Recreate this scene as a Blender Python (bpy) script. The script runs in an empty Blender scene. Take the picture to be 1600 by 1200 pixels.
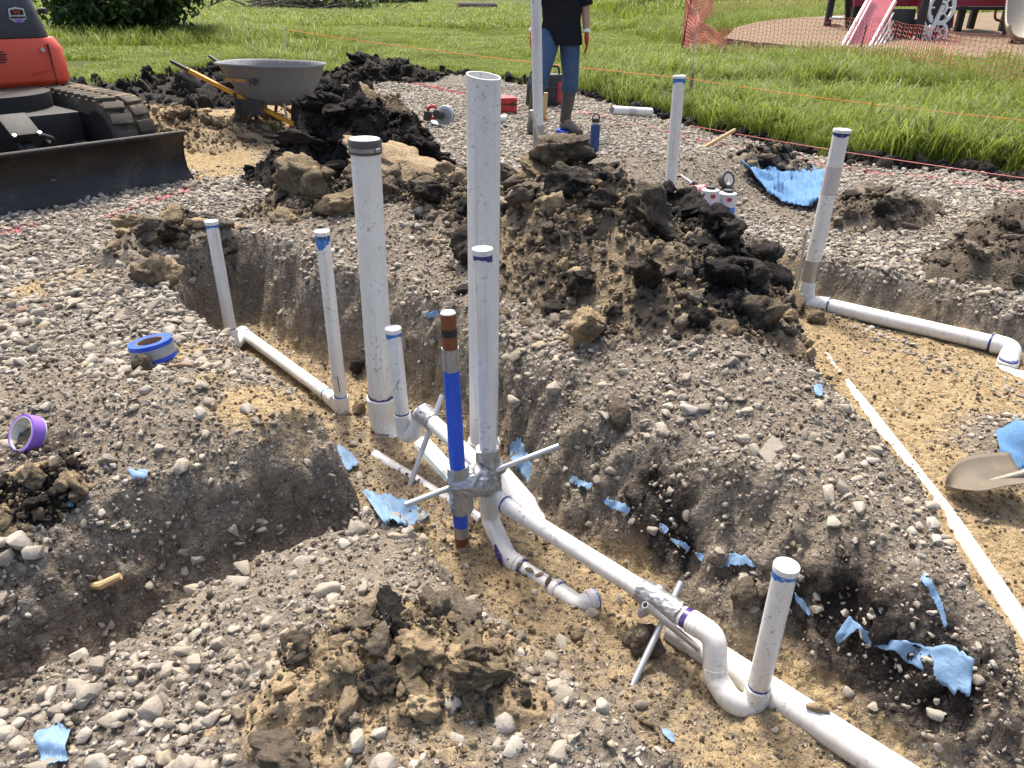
import bpy, bmesh, math, random
import numpy as np
from mathutils import Vector, Matrix, Euler, noise as mnoise

random.seed(7)
rng = np.random.default_rng(11)
scene = bpy.context.scene
COL = scene.collection

# ---------------------------------------------------------------- camera
FPX, CAM_H = 1202.0, 1.38           # focal length in pixels of a 1600 px wide picture, height over the pad
_dn = np.array([-35.0, 2309.0, FPX]); _dn /= np.linalg.norm(_dn)
_fw = np.array([0, 0, 1.0]) - _dn[2] * _dn; _fw /= np.linalg.norm(_fw)
_rt = np.cross(_dn, _fw)
cam_d = bpy.data.cameras.new('camera')
cam = bpy.data.objects.new('camera', cam_d); COL.objects.link(cam)
cam_d.sensor_width = 36.0; cam_d.lens = 36.0 * FPX / 1600.0
cam_d.clip_start = 0.05; cam_d.clip_end = 2000
_x = Vector((_rt[0], _fw[0], -_dn[0])); _y = -Vector((_rt[1], _fw[1], -_dn[1])); _z = -Vector((_rt[2], _fw[2], -_dn[2]))
_m = Matrix((_x, _y, _z)).transposed().to_4x4(); _m.translation = (0, 0, CAM_H)
cam.matrix_world = _m
scene.camera = cam

# ---------------------------------------------------------------- world, sun, exposure
SUN_EL, SUN_AZ = math.radians(60), math.radians(-16)     # azimuth from +Y towards +X
world = bpy.data.worlds.new('World'); scene.world = world; world.use_nodes = True
wn = world.node_tree.nodes; wn.clear()
sky = wn.new('ShaderNodeTexSky'); sky.sky_type = 'NISHITA'; sky.sun_disc = False
sky.sun_elevation = SUN_EL; sky.sun_rotation = SUN_AZ; sky.air_density = 1.0; sky.dust_density = 6.0; sky.ozone_density = 1.0
bg = wn.new('ShaderNodeBackground'); bg.inputs[1].default_value = 0.15
wo = wn.new('ShaderNodeOutputWorld')
world.node_tree.links.new(sky.outputs[0], bg.inputs[0]); world.node_tree.links.new(bg.outputs[0], wo.inputs[0])
sun_d = bpy.data.lights.new('sun', 'SUN'); sun_d.energy = 2.3; sun_d.angle = math.radians(8); sun_d.color = (1, 0.95, 0.87)
sun = bpy.data.objects.new('sun', sun_d); COL.objects.link(sun)
_s = Vector((math.sin(SUN_AZ) * math.cos(SUN_EL), math.cos(SUN_AZ) * math.cos(SUN_EL), math.sin(SUN_EL)))
sun.rotation_euler = _s.to_track_quat('Z', 'Y').to_euler()
scene.view_settings.view_transform = 'Standard'; scene.view_settings.look = 'None'
scene.view_settings.exposure = 1.12; scene.view_settings.gamma = 1.0
scene.render.resolution_x = 1024; scene.render.resolution_y = 768

# ---------------------------------------------------------------- pixel -> world helpers (1600x1200 photograph)
def _ray(u, v):
    c = np.array([(u - 800) / FPX, (v - 600) / FPX, 1.0]); return c @ _rt, c @ _fw, -(c @ _dn)
def P(u, v, z=0.0):
    r = _ray(u, v); t = (z - CAM_H) / r[2]; return Vector((t * r[0], t * r[1], z))
def PY(u, v, Y):
    r = _ray(u, v); t = Y / r[1]; return Vector((t * r[0], Y, CAM_H + t * r[2]))
def proj(p):
    """world (N,3) -> pixel u, v, pixels per metre"""
    q = np.asarray(p, float) - [0, 0, CAM_H]
    c = q[..., 0:1] * _rt + q[..., 1:2] * _fw - q[..., 2:3] * _dn
    return 800 + FPX * c[..., 0] / c[..., 2], 600 + FPX * c[..., 1] / c[..., 2], FPX / c[..., 2]

# ---------------------------------------------------------------- tagging helpers
def tag(o, label=None, cat=None, group=None, kind=None):
    if label: o['label'] = label
    if cat: o['category'] = cat
    if group: o['group'] = group
    if kind: o['kind'] = kind
    return o
def thing(name, label, cat, loc=(0, 0, 0), rz=0.0, group=None, rot=None):
    o = bpy.data.objects.new(name, None); COL.objects.link(o); o.empty_display_size = 0.1
    o.location = loc; o.rotation_euler = rot if rot is not None else (0, 0, rz)
    return tag(o, label, cat, group)
def link(name, me, mat=None, parent=None, world=False, smooth=None):
    o = bpy.data.objects.new(name, me); COL.objects.link(o)
    if mat is not None and not me.materials: me.materials.append(mat)
    if parent is not None:
        o.parent = parent
        if world: o.location = -parent.location
    if smooth is not None: me.shade_smooth() if smooth else me.shade_flat()
    return o
def mesh(vf, smooth=True):
    me = bpy.data.meshes.new('mesh'); me.from_pydata([tuple(v) for v in vf[0]], [], [tuple(f) for f in vf[1]]); me.update()
    if smooth: me.shade_smooth()
    return me
def part(name, vf, mat, parent=None, world=False, smooth=True, bevel=0, seg=2, angle=35):
    """one mesh object from (verts, faces); sharp edges over `angle`, optional bevel"""
    me = mesh(vf, False); bm = bmesh.new(); bm.from_mesh(me)
    bmesh.ops.recalc_face_normals(bm, faces=bm.faces)
    if bevel:
        es = [e for e in bm.edges if len(e.link_faces) == 2 and e.calc_face_angle(0) > math.radians(30)]
        bmesh.ops.bevel(bm, geom=es, offset=bevel, segments=seg, affect='EDGES', profile=0.6, clamp_overlap=True)
    for e in bm.edges:
        e.smooth = not (len(e.link_faces) == 2 and e.calc_face_angle(0) > math.radians(angle))
    for f in bm.faces: f.smooth = smooth
    bm.to_mesh(me); bm.free()
    return link(name, me, mat, parent, world)

def join(*vfs):
    V, Fc = [], []
    for v, f in vfs:
        n = len(V); V += [tuple(a) for a in v]; Fc += [tuple(i + n for i in q) for q in f]
    return V, Fc
def xf(vf, loc=(0, 0, 0), rot=(0, 0, 0), s=1.0):
    m = Matrix.Translation(loc) @ Euler(rot).to_matrix().to_4x4() @ (Matrix.Scale(s, 4) if not isinstance(s, tuple) else Matrix.Diagonal((*s, 1)))
    return [tuple(m @ Vector(v)) for v in vf[0]], vf[1]
def box(c, s, rot=(0, 0, 0)):
    x, y, z = s[0] / 2, s[1] / 2, s[2] / 2
    v = [(a, b, d) for a in (-x, x) for b in (-y, y) for d in (-z, z)]
    f = [(0, 1, 3, 2), (4, 6, 7, 5), (0, 4, 5, 1), (2, 3, 7, 6), (0, 2, 6, 4), (1, 5, 7, 3)]
    return xf((v, f), c, rot)
def prism(poly, t, axis='y'):
    """closed outline (a,b) extruded +-t/2 : axis y -> (a, +-t/2, b); axis z -> (a,b,+-t/2); axis x -> (+-t/2,a,b)"""
    n = len(poly); V = []
    for s in (-t / 2, t / 2):
        for a, b in poly: V.append({'y': (a, s, b), 'z': (a, b, s), 'x': (s, a, b)}[axis])
    Fc = [tuple(range(n))[::-1], tuple(range(n, 2 * n))] + [(i, (i + 1) % n, n + (i + 1) % n, n + i) for i in range(n)]
    return V, Fc
def lathe(prof, n=24, closed=False):
    """profile [(r,z)...] round z; ends with r=0 close"""
    V, Fc = [], []
    for r, z in prof:
        for k in range(n):
            a = 2 * math.pi * k / n; V.append((r * math.cos(a), r * math.sin(a), z))
    m = len(prof)
    for i in range(m - 1 + (1 if closed else 0)):
        j = (i + 1) % m
        for k in range(n):
            k2 = (k + 1) % n; Fc.append((i * n + k, i * n + k2, j * n + k2, j * n + k))
    if not closed:
        if prof[0][0] > 1e-5: Fc.append(tuple(range(n))[::-1])
        if prof[-1][0] > 1e-5: Fc.append(tuple(range((m - 1) * n, m * n)))
    return V, Fc
def fillet(pts, r, n=8):
    """round the corners of a polyline with arcs of radius about r"""
    pts = [Vector(p) for p in pts]; out = [pts[0]]
    for i in range(1, len(pts) - 1):
        p, a, b = pts[i], (pts[i - 1] - pts[i]), (pts[i + 1] - pts[i])
        la, lb = a.length, b.length; a.normalize(); b.normalize()
        ang = a.angle(b); d = min(r / max(math.tan(ang / 2), 1e-3), la * 0.49, lb * 0.49)
        s, e = p + a * d, p + b * d
        for k in range(n + 1):
            t = k / n; out.append((1 - t) ** 2 * s + 2 * t * (1 - t) * (p * 0.82 + (s + e) * 0.09) + t * t * e)
    out.append(pts[-1]); return out
def tube(pts, rad, n=20, caps=True, hollow=0.0):
    """tube along a polyline; rad number or list; hollow = wall thickness of open ends"""
    pts = [Vector(p) for p in pts]; m = len(pts)
    rad = [rad] * m if not hasattr(rad, '__len__') else list(rad)
    T = []
    for i in range(m):
        t = pts[min(i + 1, m - 1)] - pts[max(i - 1, 0)]; T.append(t.normalized())
    u = T[0].orthogonal().normalized(); V, Fc = [], []
    for i in range(m):
        u = (u - T[i] * u.dot(T[i])).normalized(); w = T[i].cross(u)
        for k in range(n):
            a = 2 * math.pi * k / n; V.append(pts[i] + (u * math.cos(a) + w * math.sin(a)) * rad[i])
    for i in range(m - 1):
        for k in range(n):
            k2 = (k + 1) % n; Fc.append((i * n + k, i * n + k2, (i + 1) * n + k2, (i + 1) * n + k))
    if hollow:
        q = len(V)
        for i in range(m):
            c = pts[i]
            for k in range(n): V.append(c + (V[i * n + k] - c) * (1 - hollow / rad[i]))
        for i in range(m - 1):
            for k in range(n):
                k2 = (k + 1) % n; Fc.append((q + i * n + k, q + (i + 1) * n + k, q + (i + 1) * n + k2, q + i * n + k2))
        for k in range(n):
            k2 = (k + 1) % n; Fc.append((k, q + k, q + k2, k2))
            a = (m - 1) * n; Fc.append((a + k, a + k2, q + a + k2, q + a + k))
    elif caps:
        Fc.append(tuple(range(n))[::-1]); Fc.append(tuple(range((m - 1) * n, m * n)))
    return V, Fc
def loft(secs, n=20, caps=True):
    """secs: (centre, rx, ry[, rotz]) ellipses in the xy plane"""
    V, Fc = [], []
    for s in secs:
        c, rx, ry = s[0], s[1], s[2]; rz = s[3] if len(s) > 3 else 0
        for k in range(n):
            a = 2 * math.pi * k / n; x, y = rx * math.cos(a), ry * math.sin(a)
            V.append((c[0] + x * math.cos(rz) - y * math.sin(rz), c[1] + x * math.sin(rz) + y * math.cos(rz), c[2]))
    m = len(secs)
    for i in range(m - 1):
        for k in range(n):
            k2 = (k + 1) % n; Fc.append((i * n + k, i * n + k2, (i + 1) * n + k2, (i + 1) * n + k))
    if caps: Fc.append(tuple(range(n))[::-1]); Fc.append(tuple(range((m - 1) * n, m * n)))
    return V, Fc

# ---------------------------------------------------------------- numpy noise
_perm = rng.permutation(512)
def _h(ix, iy, s=0): return _perm[(_perm[(ix + s * 57) & 511] + iy) & 511]
def vnoise(x, y, s=0):
    ix = np.floor(x).astype(int); iy = np.floor(y).astype(int); fx = x - ix; fy = y - iy
    def g(i, j, dx, dy):
        a = _h(ix + i, iy + j, s) * (2 * math.pi / 512); return np.cos(a) * dx + np.sin(a) * dy
    u = fx * fx * fx * (fx * (fx * 6 - 15) + 10); v = fy * fy * fy * (fy * (fy * 6 - 15) + 10)
    a = g(0, 0, fx, fy); b = g(1, 0, fx - 1, fy); c = g(0, 1, fx, fy - 1); d = g(1, 1, fx - 1, fy - 1)
    return 1.45 * ((a * (1 - u) + b * u) * (1 - v) + (c * (1 - u) + d * u) * v)
def fbm(x, y, f=1.0, o=4, g=0.5, s=0):
    t = 0; a = 1.0
    for k in range(o): t = t + a * vnoise(x * f + 13.7 * k, y * f - 7.1 * k, s + k); f *= 2.03; a *= g
    return t
def sst(a, b, x):
    t = np.clip((x - a) / (b - a), 0, 1); return t * t * (3 - 2 * t)
def seg_dist(x, y, pts):
    """distance to a polyline and the running parameter (index + t)"""
    best = np.full(np.shape(x), 1e9); par = np.zeros(np.shape(x))
    for i in range(len(pts) - 1):
        ax, ay = pts[i][:2]; bx, by = pts[i + 1][:2]; dx, dy = bx - ax, by - ay
        t = np.clip(((x - ax) * dx + (y - ay) * dy) / (dx * dx + dy * dy), 0, 1)
        d = np.hypot(x - ax - t * dx, y - ay - t * dy); m = d < best
        best = np.where(m, d, best); par = np.where(m, i + t, par)
    return best, par
def along(par, vals): return np.interp(par, np.arange(len(vals)), vals)
def poly_sd(x, y, poly):
    """signed distance to a polygon, negative inside"""
    d, _ = seg_dist(x, y, list(poly) + [poly[0]]); ins = np.zeros(np.shape(x), bool); n = len(poly)
    for i in range(n):
        ax, ay = poly[i]; bx, by = poly[(i + 1) % n]
        c = ((ay > y) != (by > y)) & (x < (bx - ax) * (y - ay) / (by - ay + 1e-12) + ax); ins ^= c
    return np.where(ins, -d, d)
# ---------------------------------------------------------------- node material helper
class NT:
    def __init__(s, name):
        s.m = bpy.data.materials.new(name); s.m.use_nodes = True; s.t = s.m.node_tree; s.t.nodes.clear()
        s.out = s.n('OutputMaterial'); s.b = s.n('BsdfPrincipled'); s.l(s.b.outputs[0], s.out.inputs[0])
    def n(s, k, **kw):
        o = s.t.nodes.new('ShaderNode' + k)
        for a, v in kw.items(): setattr(o, a, v)
        return o
    def l(s, a, b): s.t.links.new(a, b)
    def val(s, sock, v):
        if hasattr(v, 'is_output'): s.l(v, sock)
        elif isinstance(v, (tuple, list)) and len(v) == 3 and sock.type == 'RGBA': sock.default_value = (*v, 1)
        else: sock.default_value = v
    def math(s, op, a, b=0.0, c=False):
        o = s.n('Math', operation=op); o.use_clamp = c; s.val(o.inputs[0], a); s.val(o.inputs[1], b); return o.outputs[0]
    def coord(s, kind='Object'): return s.n('TexCoord').outputs[kind]
    def pos(s): return s.n('NewGeometry').outputs['Position']
    def noise(s, co, scale, det=4, rough=0.55, dist=0.0, out=0):
        o = s.n('TexNoise'); o.inputs['Scale'].default_value = scale; o.inputs['Detail'].default_value = det
        o.inputs['Roughness'].default_value = rough; o.inputs['Distortion'].default_value = dist; s.l(co, o.inputs['Vector']); return o.outputs[out]
    def voro(s, co, scale, feat='F1', out='Distance'):
        o = s.n('TexVoronoi', feature=feat); o.inputs['Scale'].default_value = scale; s.l(co, o.inputs['Vector']); return o.outputs[out]
    def ramp(s, f, stops):
        o = s.n('ValToRGB'); e = o.color_ramp.elements
        while len(e) < len(stops): e.new(0.5)
        for i, (p, c) in enumerate(stops):
            e[i].position = p; e[i].color = (*c, 1) if len(c) == 3 else c
        s.val(o.inputs[0], f); return o.outputs[0]
    def step(s, f, a, b):
        o = s.n('MapRange'); o.inputs[1].default_value = a; o.inputs[2].default_value = b; s.val(o.inputs[0], f); return o.outputs[0]
    def mix(s, f, a, b, mode='MIX'):
        o = s.n('Mix', data_type='RGBA', blend_type=mode); s.val(o.inputs[0], f); s.val(o.inputs[6], a); s.val(o.inputs[7], b); return o.outputs[2]
    def bump(s, h, strength=0.5, dist=0.01):
        o = s.n('Bump'); o.inputs['Strength'].default_value = strength; o.inputs['Distance'].default_value = dist; s.val(o.inputs['Height'], h)
        s.l(o.outputs[0], s.b.inputs['Normal']); return o
    def attr(s, name, out='Fac', kind='GEOMETRY'):
        o = s.n('Attribute'); o.attribute_name = name; o.attribute_type = kind; return o.outputs[out]
    def rnd(s): return s.n('ObjectInfo').outputs['Random']
    def set(s, col=None, rough=None, metal=None, spec=None):
        if col is not None: s.val(s.b.inputs['Base Color'], col)
        if rough is not None: s.val(s.b.inputs['Roughness'], rough)
        if metal is not None: s.val(s.b.inputs['Metallic'], metal)
        if spec is not None: s.val(s.b.inputs['Specular IOR Level'], spec)
        return s.m

def mat_plain(name, col, rough=0.5, metal=0.0, dirt=0.25, dirtcol=(0.16, 0.12, 0.085), scale=9.0, spec=0.5, var=0.12, bump=0.0):
    t = NT(name); co = t.coord()
    n1 = t.noise(co, scale, 6, 0.65); n2 = t.noise(co, scale * 6.3, 5, 0.6)
    c = t.mix(t.step(n1, 0.3, 0.75), tuple(x * (1 - var) for x in col), tuple(min(1, x * (1 + var)) for x in col))
    d = t.math('MULTIPLY', t.step(t.math('ADD', t.math('MULTIPLY', n1, 0.6), t.math('MULTIPLY', n2, 0.4)), 0.52, 0.68), dirt)
    c = t.mix(d, c, dirtcol)
    if bump: t.bump(n2, bump, 0.004)
    return t.set(c, t.math('ADD', rough, t.math('MULTIPLY', n2, 0.15), True), metal, spec)

def pink_paint(t, c, pos):
    """spray-painted layout lines on the pad (pink marking paint, world coordinates)"""
    sx = t.n('SeparateXYZ'); t.l(pos, sx.inputs[0]); X, Y = sx.outputs[0], sx.outputs[1]
    wob = t.math('MULTIPLY', t.math('SUBTRACT', t.noise(pos, 5, 3), 0.5), 0.10)
    tot = None
    for (a, b, w) in PINK:
        dx, dy = b[0] - a[0], b[1] - a[1]; L = math.hypot(dx, dy)
        d = t.math('ADD', t.math('MULTIPLY', t.math('SUBTRACT', X, a[0]), -dy / L), t.math('MULTIPLY', t.math('SUBTRACT', Y, a[1]), dx / L))
        s = t.math('ADD', t.math('MULTIPLY', t.math('SUBTRACT', X, a[0]), dx / L), t.math('MULTIPLY', t.math('SUBTRACT', Y, a[1]), dy / L))
        f = t.step(t.math('ABSOLUTE', t.math('ADD', d, wob)), w, w * 0.45)
        f = t.math('MULTIPLY', f, t.math('MULTIPLY', t.step(s, -0.05, 0.05), t.step(s, L + 0.05, L - 0.05)))
        tot = f if tot is None else t.math('MAXIMUM', tot, f)
    k = t.math('MULTIPLY', tot, t.step(t.noise(pos, 24, 3, 0.7), 0.42, 0.62))
    return t.mix(t.math('MULTIPLY', k, 0.62), c, (0.72, 0.13, 0.17))
_pk = lambda u, v: tuple(P(u, v, -0.02))[:2]
PINK = [(_pk(1075, 200), _pk(1330, 245), 0.05), (_pk(1330, 245), _pk(1640, 285), 0.05), (_pk(165, 345), _pk(300, 302), 0.05), (_pk(0, 372), _pk(60, 355), 0.05),
        (_pk(640, 133), _pk(735, 150), 0.09), (_pk(880, 176), _pk(1075, 198), 0.06)]

# ground: colour weights live on the mesh: r = sand, g = black soil, b = gravel, a = grass
def mat_ground():
    t = NT('ground_soil'); pos = t.pos(); W = t.n('Attribute'); W.attribute_name = 'soil'
    sp = t.n('SeparateColor'); t.l(W.outputs['Color'], sp.inputs[0]); grass = W.outputs['Alpha']
    n1 = t.noise(pos, 3.1, 5, 0.62); n2 = t.noise(pos, 23, 6, 0.65); n3 = t.noise(pos, 95, 5, 0.6); v1 = t.voro(pos, 46, 'F1'); v2 = t.voro(pos, 120)
    dirt = t.ramp(n2, [(0.25, (0.11, 0.086, 0.06)), (0.5, (0.225, 0.183, 0.132)), (0.75, (0.31, 0.26, 0.195))])
    dirt = t.mix(t.step(n1, 0.3, 0.7), dirt, t.mix(0.5, dirt, (0.18, 0.142, 0.10)))
    def pebbles(c, sc, lo):                                   # grit too small to model one by one
        wv = t.n('TexVoronoi', feature='F1'); wv.inputs['Scale'].default_value = sc; t.l(pos, wv.inputs['Vector'])
        pc = t.n('SeparateColor'); t.l(wv.outputs['Color'], pc.inputs[0])
        m_ = t.math('MULTIPLY', t.step(pc.outputs[0], lo, lo + 0.02), t.step(wv.outputs['Distance'], 0.46, 0.34))
        return t.mix(m_, c, t.ramp(pc.outputs[1], [(0, (0.14, 0.115, 0.09)), (0.5, (0.28, 0.25, 0.21)), (1, (0.42, 0.395, 0.35))])), m_
    dirt, pm1 = pebbles(dirt, 62, 0.62); dirt, pm2 = pebbles(dirt, 150, 0.55)
    grv = t.ramp(t.voro(pos, 34, 'F1', 'Color'), [(0.1, (0.16, 0.145, 0.125)), (0.5, (0.30, 0.28, 0.25)), (0.9, (0.47, 0.45, 0.41))])
    grv = t.mix(t.step(v1, 0.25, 0.6), grv, (0.10, 0.085, 0.07))
    sand = t.ramp(n2, [(0.28, (0.18, 0.125, 0.068)), (0.5, (0.335, 0.248, 0.135)), (0.75, (0.44, 0.345, 0.205))])
    blk = t.ramp(n3, [(0.3, (0.011, 0.009, 0.008)), (0.7, (0.05, 0.042, 0.036))])
    grs = t.ramp(n2, [(0.3, (0.05, 0.055, 0.018)), (0.7, (0.11, 0.13, 0.03))])
    c = t.mix(t.math('MULTIPLY', sp.outputs[2], 0.85), dirt, grv)
    jig = t.math('MULTIPLY', t.math('SUBTRACT', n2, 0.5), 1.3)
    def edge(w): return t.step(t.math('ADD', w, jig), 0.3, 0.7)
    c = t.mix(edge(sp.outputs[0]), c, sand); c = t.mix(edge(sp.outputs[1]), c, blk); c = t.mix(edge(grass), c, grs)
    c = pink_paint(t, c, pos)
    h = t.math('ADD', t.math('MULTIPLY', n2, 0.9), t.math('ADD', t.math('MULTIPLY', n3, 0.35), t.math('ADD', t.math('MULTIPLY', v1, -0.35), t.math('ADD', t.math('MULTIPLY', pm1, 0.5), t.math('MULTIPLY', pm2, 0.22)))))
    t.bump(h, 1.0, 0.024)
    return t.set(c, 0.95, spec=0.15)

def mat_stone(name, tint=1.0):
    t = NT(name); pos = t.pos(); co = t.coord(); r = t.rnd()
    base = t.ramp(r, [(0.0, (0.20, 0.172, 0.138)), (0.22, (0.305, 0.268, 0.212)), (0.55, (0.40, 0.36, 0.293)), (0.86, (0.485, 0.447, 0.375)), (0.93, (0.40, 0.32, 0.2)), (0.985, (0.43, 0.40, 0.36)), (1.0, (0.36, 0.2, 0.145))])
    n = t.noise(pos, 60, 6, 0.65); n2 = t.noise(pos, 210, 4, 0.6); n3 = t.noise(pos, 2.2, 3)
    c = t.mix(t.step(n, 0.35, 0.7), t.mix(0.45, base, (0.2, 0.175, 0.145)), base)
    nz = t.n('SeparateXYZ'); t.l(t.n('NewGeometry').outputs['Normal'], nz.inputs[0])
    c = t.mix(t.math('MULTIPLY', t.math('MAXIMUM', t.step(n3, 0.46, 0.62), t.step(n, 0.56, 0.66)), 0.6), c, (0.255, 0.212, 0.158))      # dust of the soil around
    c = pink_paint(t, c, pos)
    t.bump(t.math('ADD', n, t.math('MULTIPLY', n2, 0.5)), 0.55, 0.006)
    return t.set(c, 0.92, spec=0.2)

def mat_clod(name, a, b, cc, sc=1.0):
    """lump of soil: mixes two or three soil colours in patches"""
    t = NT(name); pos = t.pos(); r = t.rnd()
    n = t.noise(pos, 14 * sc, 7, 0.65); n2 = t.noise(pos, 70 * sc, 6, 0.65); v = t.voro(pos, 60 * sc)
    n0 = t.noise(pos, 3.3 * sc, 4, 0.6, 0.6)
    k = t.math('ADD', t.math('MULTIPLY', n, 0.45), t.math('ADD', t.math('MULTIPLY', n0, 0.55), t.math('MULTIPLY', r, 0.3)))
    c = t.ramp(k, [(0.57, a), (0.70, b), (0.86, cc)])
    c = t.mix(t.step(n2, 0.3, 0.6), t.mix(0.4, c, (0.02, 0.016, 0.012)), c)
    t.bump(t.math('ADD', n2, t.math('MULTIPLY', v, -0.5)), 0.9, 0.014)
    return t.set(c, 0.92, spec=0.2)

M = {}
M['ground'] = mat_ground(); M['stone'] = mat_stone('limestone')
M['clod_black'] = mat_clod('black_soil', (0.010, 0.009, 0.008), (0.024, 0.02, 0.017), (0.06, 0.048, 0.036))
M['clod_mix'] = mat_clod('mixed_soil', (0.024, 0.02, 0.016), (0.125, 0.098, 0.068), (0.30, 0.228, 0.138))
M['clod_tan'] = mat_clod('tan_clay', (0.15, 0.115, 0.072), (0.31, 0.23, 0.135), (0.43, 0.33, 0.2))
M['clod_dirt'] = mat_clod('grey_soil', (0.11, 0.088, 0.063), (0.20, 0.163, 0.12), (0.28, 0.235, 0.178))

def mat_pvc():
    t = NT('white_pvc'); pos = t.pos(); co = t.coord()
    n = t.noise(pos, 7, 6, 0.6); n2 = t.noise(pos, 55, 6, 0.7); n3 = t.noise(pos, 260, 3)
    mp = t.n('Mapping'); mp.inputs['Scale'].default_value = (60, 60, 2.2); t.l(pos, mp.inputs[0]); st = t.noise(mp.outputs[0], 1.0, 5, 0.6)
    c = t.mix(t.step(n, 0.35, 0.7), (0.67, 0.655, 0.61), (0.75, 0.742, 0.70))
    c = t.mix(t.math('MULTIPLY', t.step(st, 0.54, 0.72), 0.42), c, (0.36, 0.31, 0.24))
    c = t.mix(t.math('MULTIPLY', t.math('MULTIPLY', t.step(n2, 0.56, 0.64), t.step(n, 0.44, 0.6)), 0.8), c, (0.22, 0.165, 0.105))
    c = t.mix(t.math('MULTIPLY', t.step(n3, 0.72, 0.78), 0.4), c, (0.12, 0.09, 0.06))
    return t.set(c, t.math('ADD', 0.27, t.math('MULTIPLY', n2, 0.2)), spec=0.5)
M['pvc'] = mat_pvc()
def mat_paintband(name, col):
    """primer / cement brushed on plastic: runs with ragged lower edge, white shows through"""
    t = NT(name); pos = t.pos(); n = t.noise(pos, 70, 5, 0.7)
    c = t.mix(t.step(n, 0.56, 0.66), col, tuple(0.5 * x + 0.4 for x in col))
    return t.set(c, 0.32)
M['primer_purple'] = mat_paintband('purple_primer', (0.055, 0.025, 0.16)); M['cement_blue'] = mat_paintband('blue_cement', (0.02, 0.16, 0.48))
M['cement_navy'] = mat_paintband('navy_cement', (0.02, 0.03, 0.16))
def mat_tape(name, col, rough=0.38, metal=0.0):
    t = NT(name); pos = t.pos(); n = t.noise(pos, 32, 6, 0.6, 1.5); w = t.noise(pos, 120, 3)
    c = t.mix(t.step(n, 0.3, 0.7), tuple(x * 0.86 for x in col), tuple(min(1, x * 1.1) for x in col))
    t.bump(t.math('ADD', n, t.math('MULTIPLY', w, 0.1)), 0.45, 0.008); return t.set(c, rough, metal)
M['duct'] = mat_tape('silver_duct_tape', (0.36, 0.36, 0.355), 0.3, 0.55)
M['bluetape'] = mat_tape('blue_tape', (0.012, 0.085, 0.56), 0.4)
M['galv'] = mat_plain('galvanised_conduit', (0.52, 0.53, 0.53), 0.36, 0.75, 0.3, (0.2, 0.16, 0.12), 30)
M['copper'] = mat_plain('weathered_copper', (0.22, 0.075, 0.035), 0.5, 0.35, 0.5, (0.05, 0.03, 0.02), 18)
M['steel'] = mat_plain('worn_steel', (0.32, 0.31, 0.29), 0.42, 0.8, 0.35, (0.14, 0.10, 0.07), 20)
M['black'] = mat_plain('black_plastic', (0.018, 0.018, 0.019), 0.5, 0, 0.2)
M['rubber'] = mat_plain('black_rubber', (0.022, 0.021, 0.02), 0.75, 0, 0.35)
M['grey_rubber'] = mat_plain('grey_rubber', (0.075, 0.07, 0.064), 0.6, 0, 0.4)
M['red'] = mat_plain('red_plastic', (0.42, 0.02, 0.022), 0.42, 0, 0.2)
M['wood'] = mat_plain('pine_wood', (0.55, 0.38, 0.19), 0.7, 0, 0.25, (0.3, 0.17, 0.08), 14)
M['oldwood'] = mat_plain('weathered_wood', (0.26, 0.19, 0.12), 0.8, 0, 0.3, (0.1, 0.075, 0.05), 16)
M['barrier'] = mat_tape('blue_vapour_sheet', (0.15, 0.26, 0.40), 0.6)
M['rag'] = mat_tape('blue_cloth', (0.085, 0.20, 0.37), 0.9)
M['inkblue'] = mat_plain('pale_blue_ink', (0.10, 0.34, 0.60), 0.5, 0, 0.0)
M['inkteal'] = mat_plain('teal_ink', (0.07, 0.36, 0.42), 0.5, 0, 0.0)
M['inkblack'] = mat_plain('black_ink', (0.015, 0.015, 0.016), 0.5, 0, 0.0)
M['white'] = mat_plain('white_paint', (0.78, 0.78, 0.76), 0.4, 0, 0.15)
M['orange_string'] = mat_plain('orange_twine', (0.75, 0.22, 0.06), 0.7, 0, 0.0)
M['purple'] = mat_plain('purple_painted_pvc', (0.25, 0.12, 0.52), 0.4, 0, 0.25)

def mat_leaf(name, a, b, trans=0.35):
    t = NT(name); r = t.rnd(); pos = t.pos(); n = t.noise(pos, 0.7, 5, 0.7); n2 = t.noise(pos, 4, 3)
    k = t.math('ADD', t.math('MULTIPLY', r, 0.45), t.math('ADD', t.math('MULTIPLY', n, 0.75), t.math('MULTIPLY', n2, 0.35)))
    c = t.mix(t.step(k, 0.45, 1.05), a, b); t.set(c, 0.5, spec=0.3)
    tr = t.n('BsdfTranslucent'); t.val(tr.inputs[0], t.mix(0.35, c, tuple(min(1, x * 1.5) for x in b)))
    mx = t.n('MixShader'); mx.inputs[0].default_value = trans; t.l(t.b.outputs[0], mx.inputs[1]); t.l(tr.outputs[0], mx.inputs[2]); t.l(mx.outputs[0], t.out.inputs[0])
    return t.m
M['grass'] = mat_leaf('grass_blade', (0.062, 0.095, 0.014), (0.235, 0.29, 0.042), 0.42)
M['leaf'] = mat_leaf('leaf', (0.022, 0.05, 0.010), (0.075, 0.12, 0.025), 0.3)
M['twig'] = mat_plain('grey_bark', (0.13, 0.105, 0.085), 0.9, 0, 0.4, (0.05, 0.04, 0.03), 12)
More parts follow.
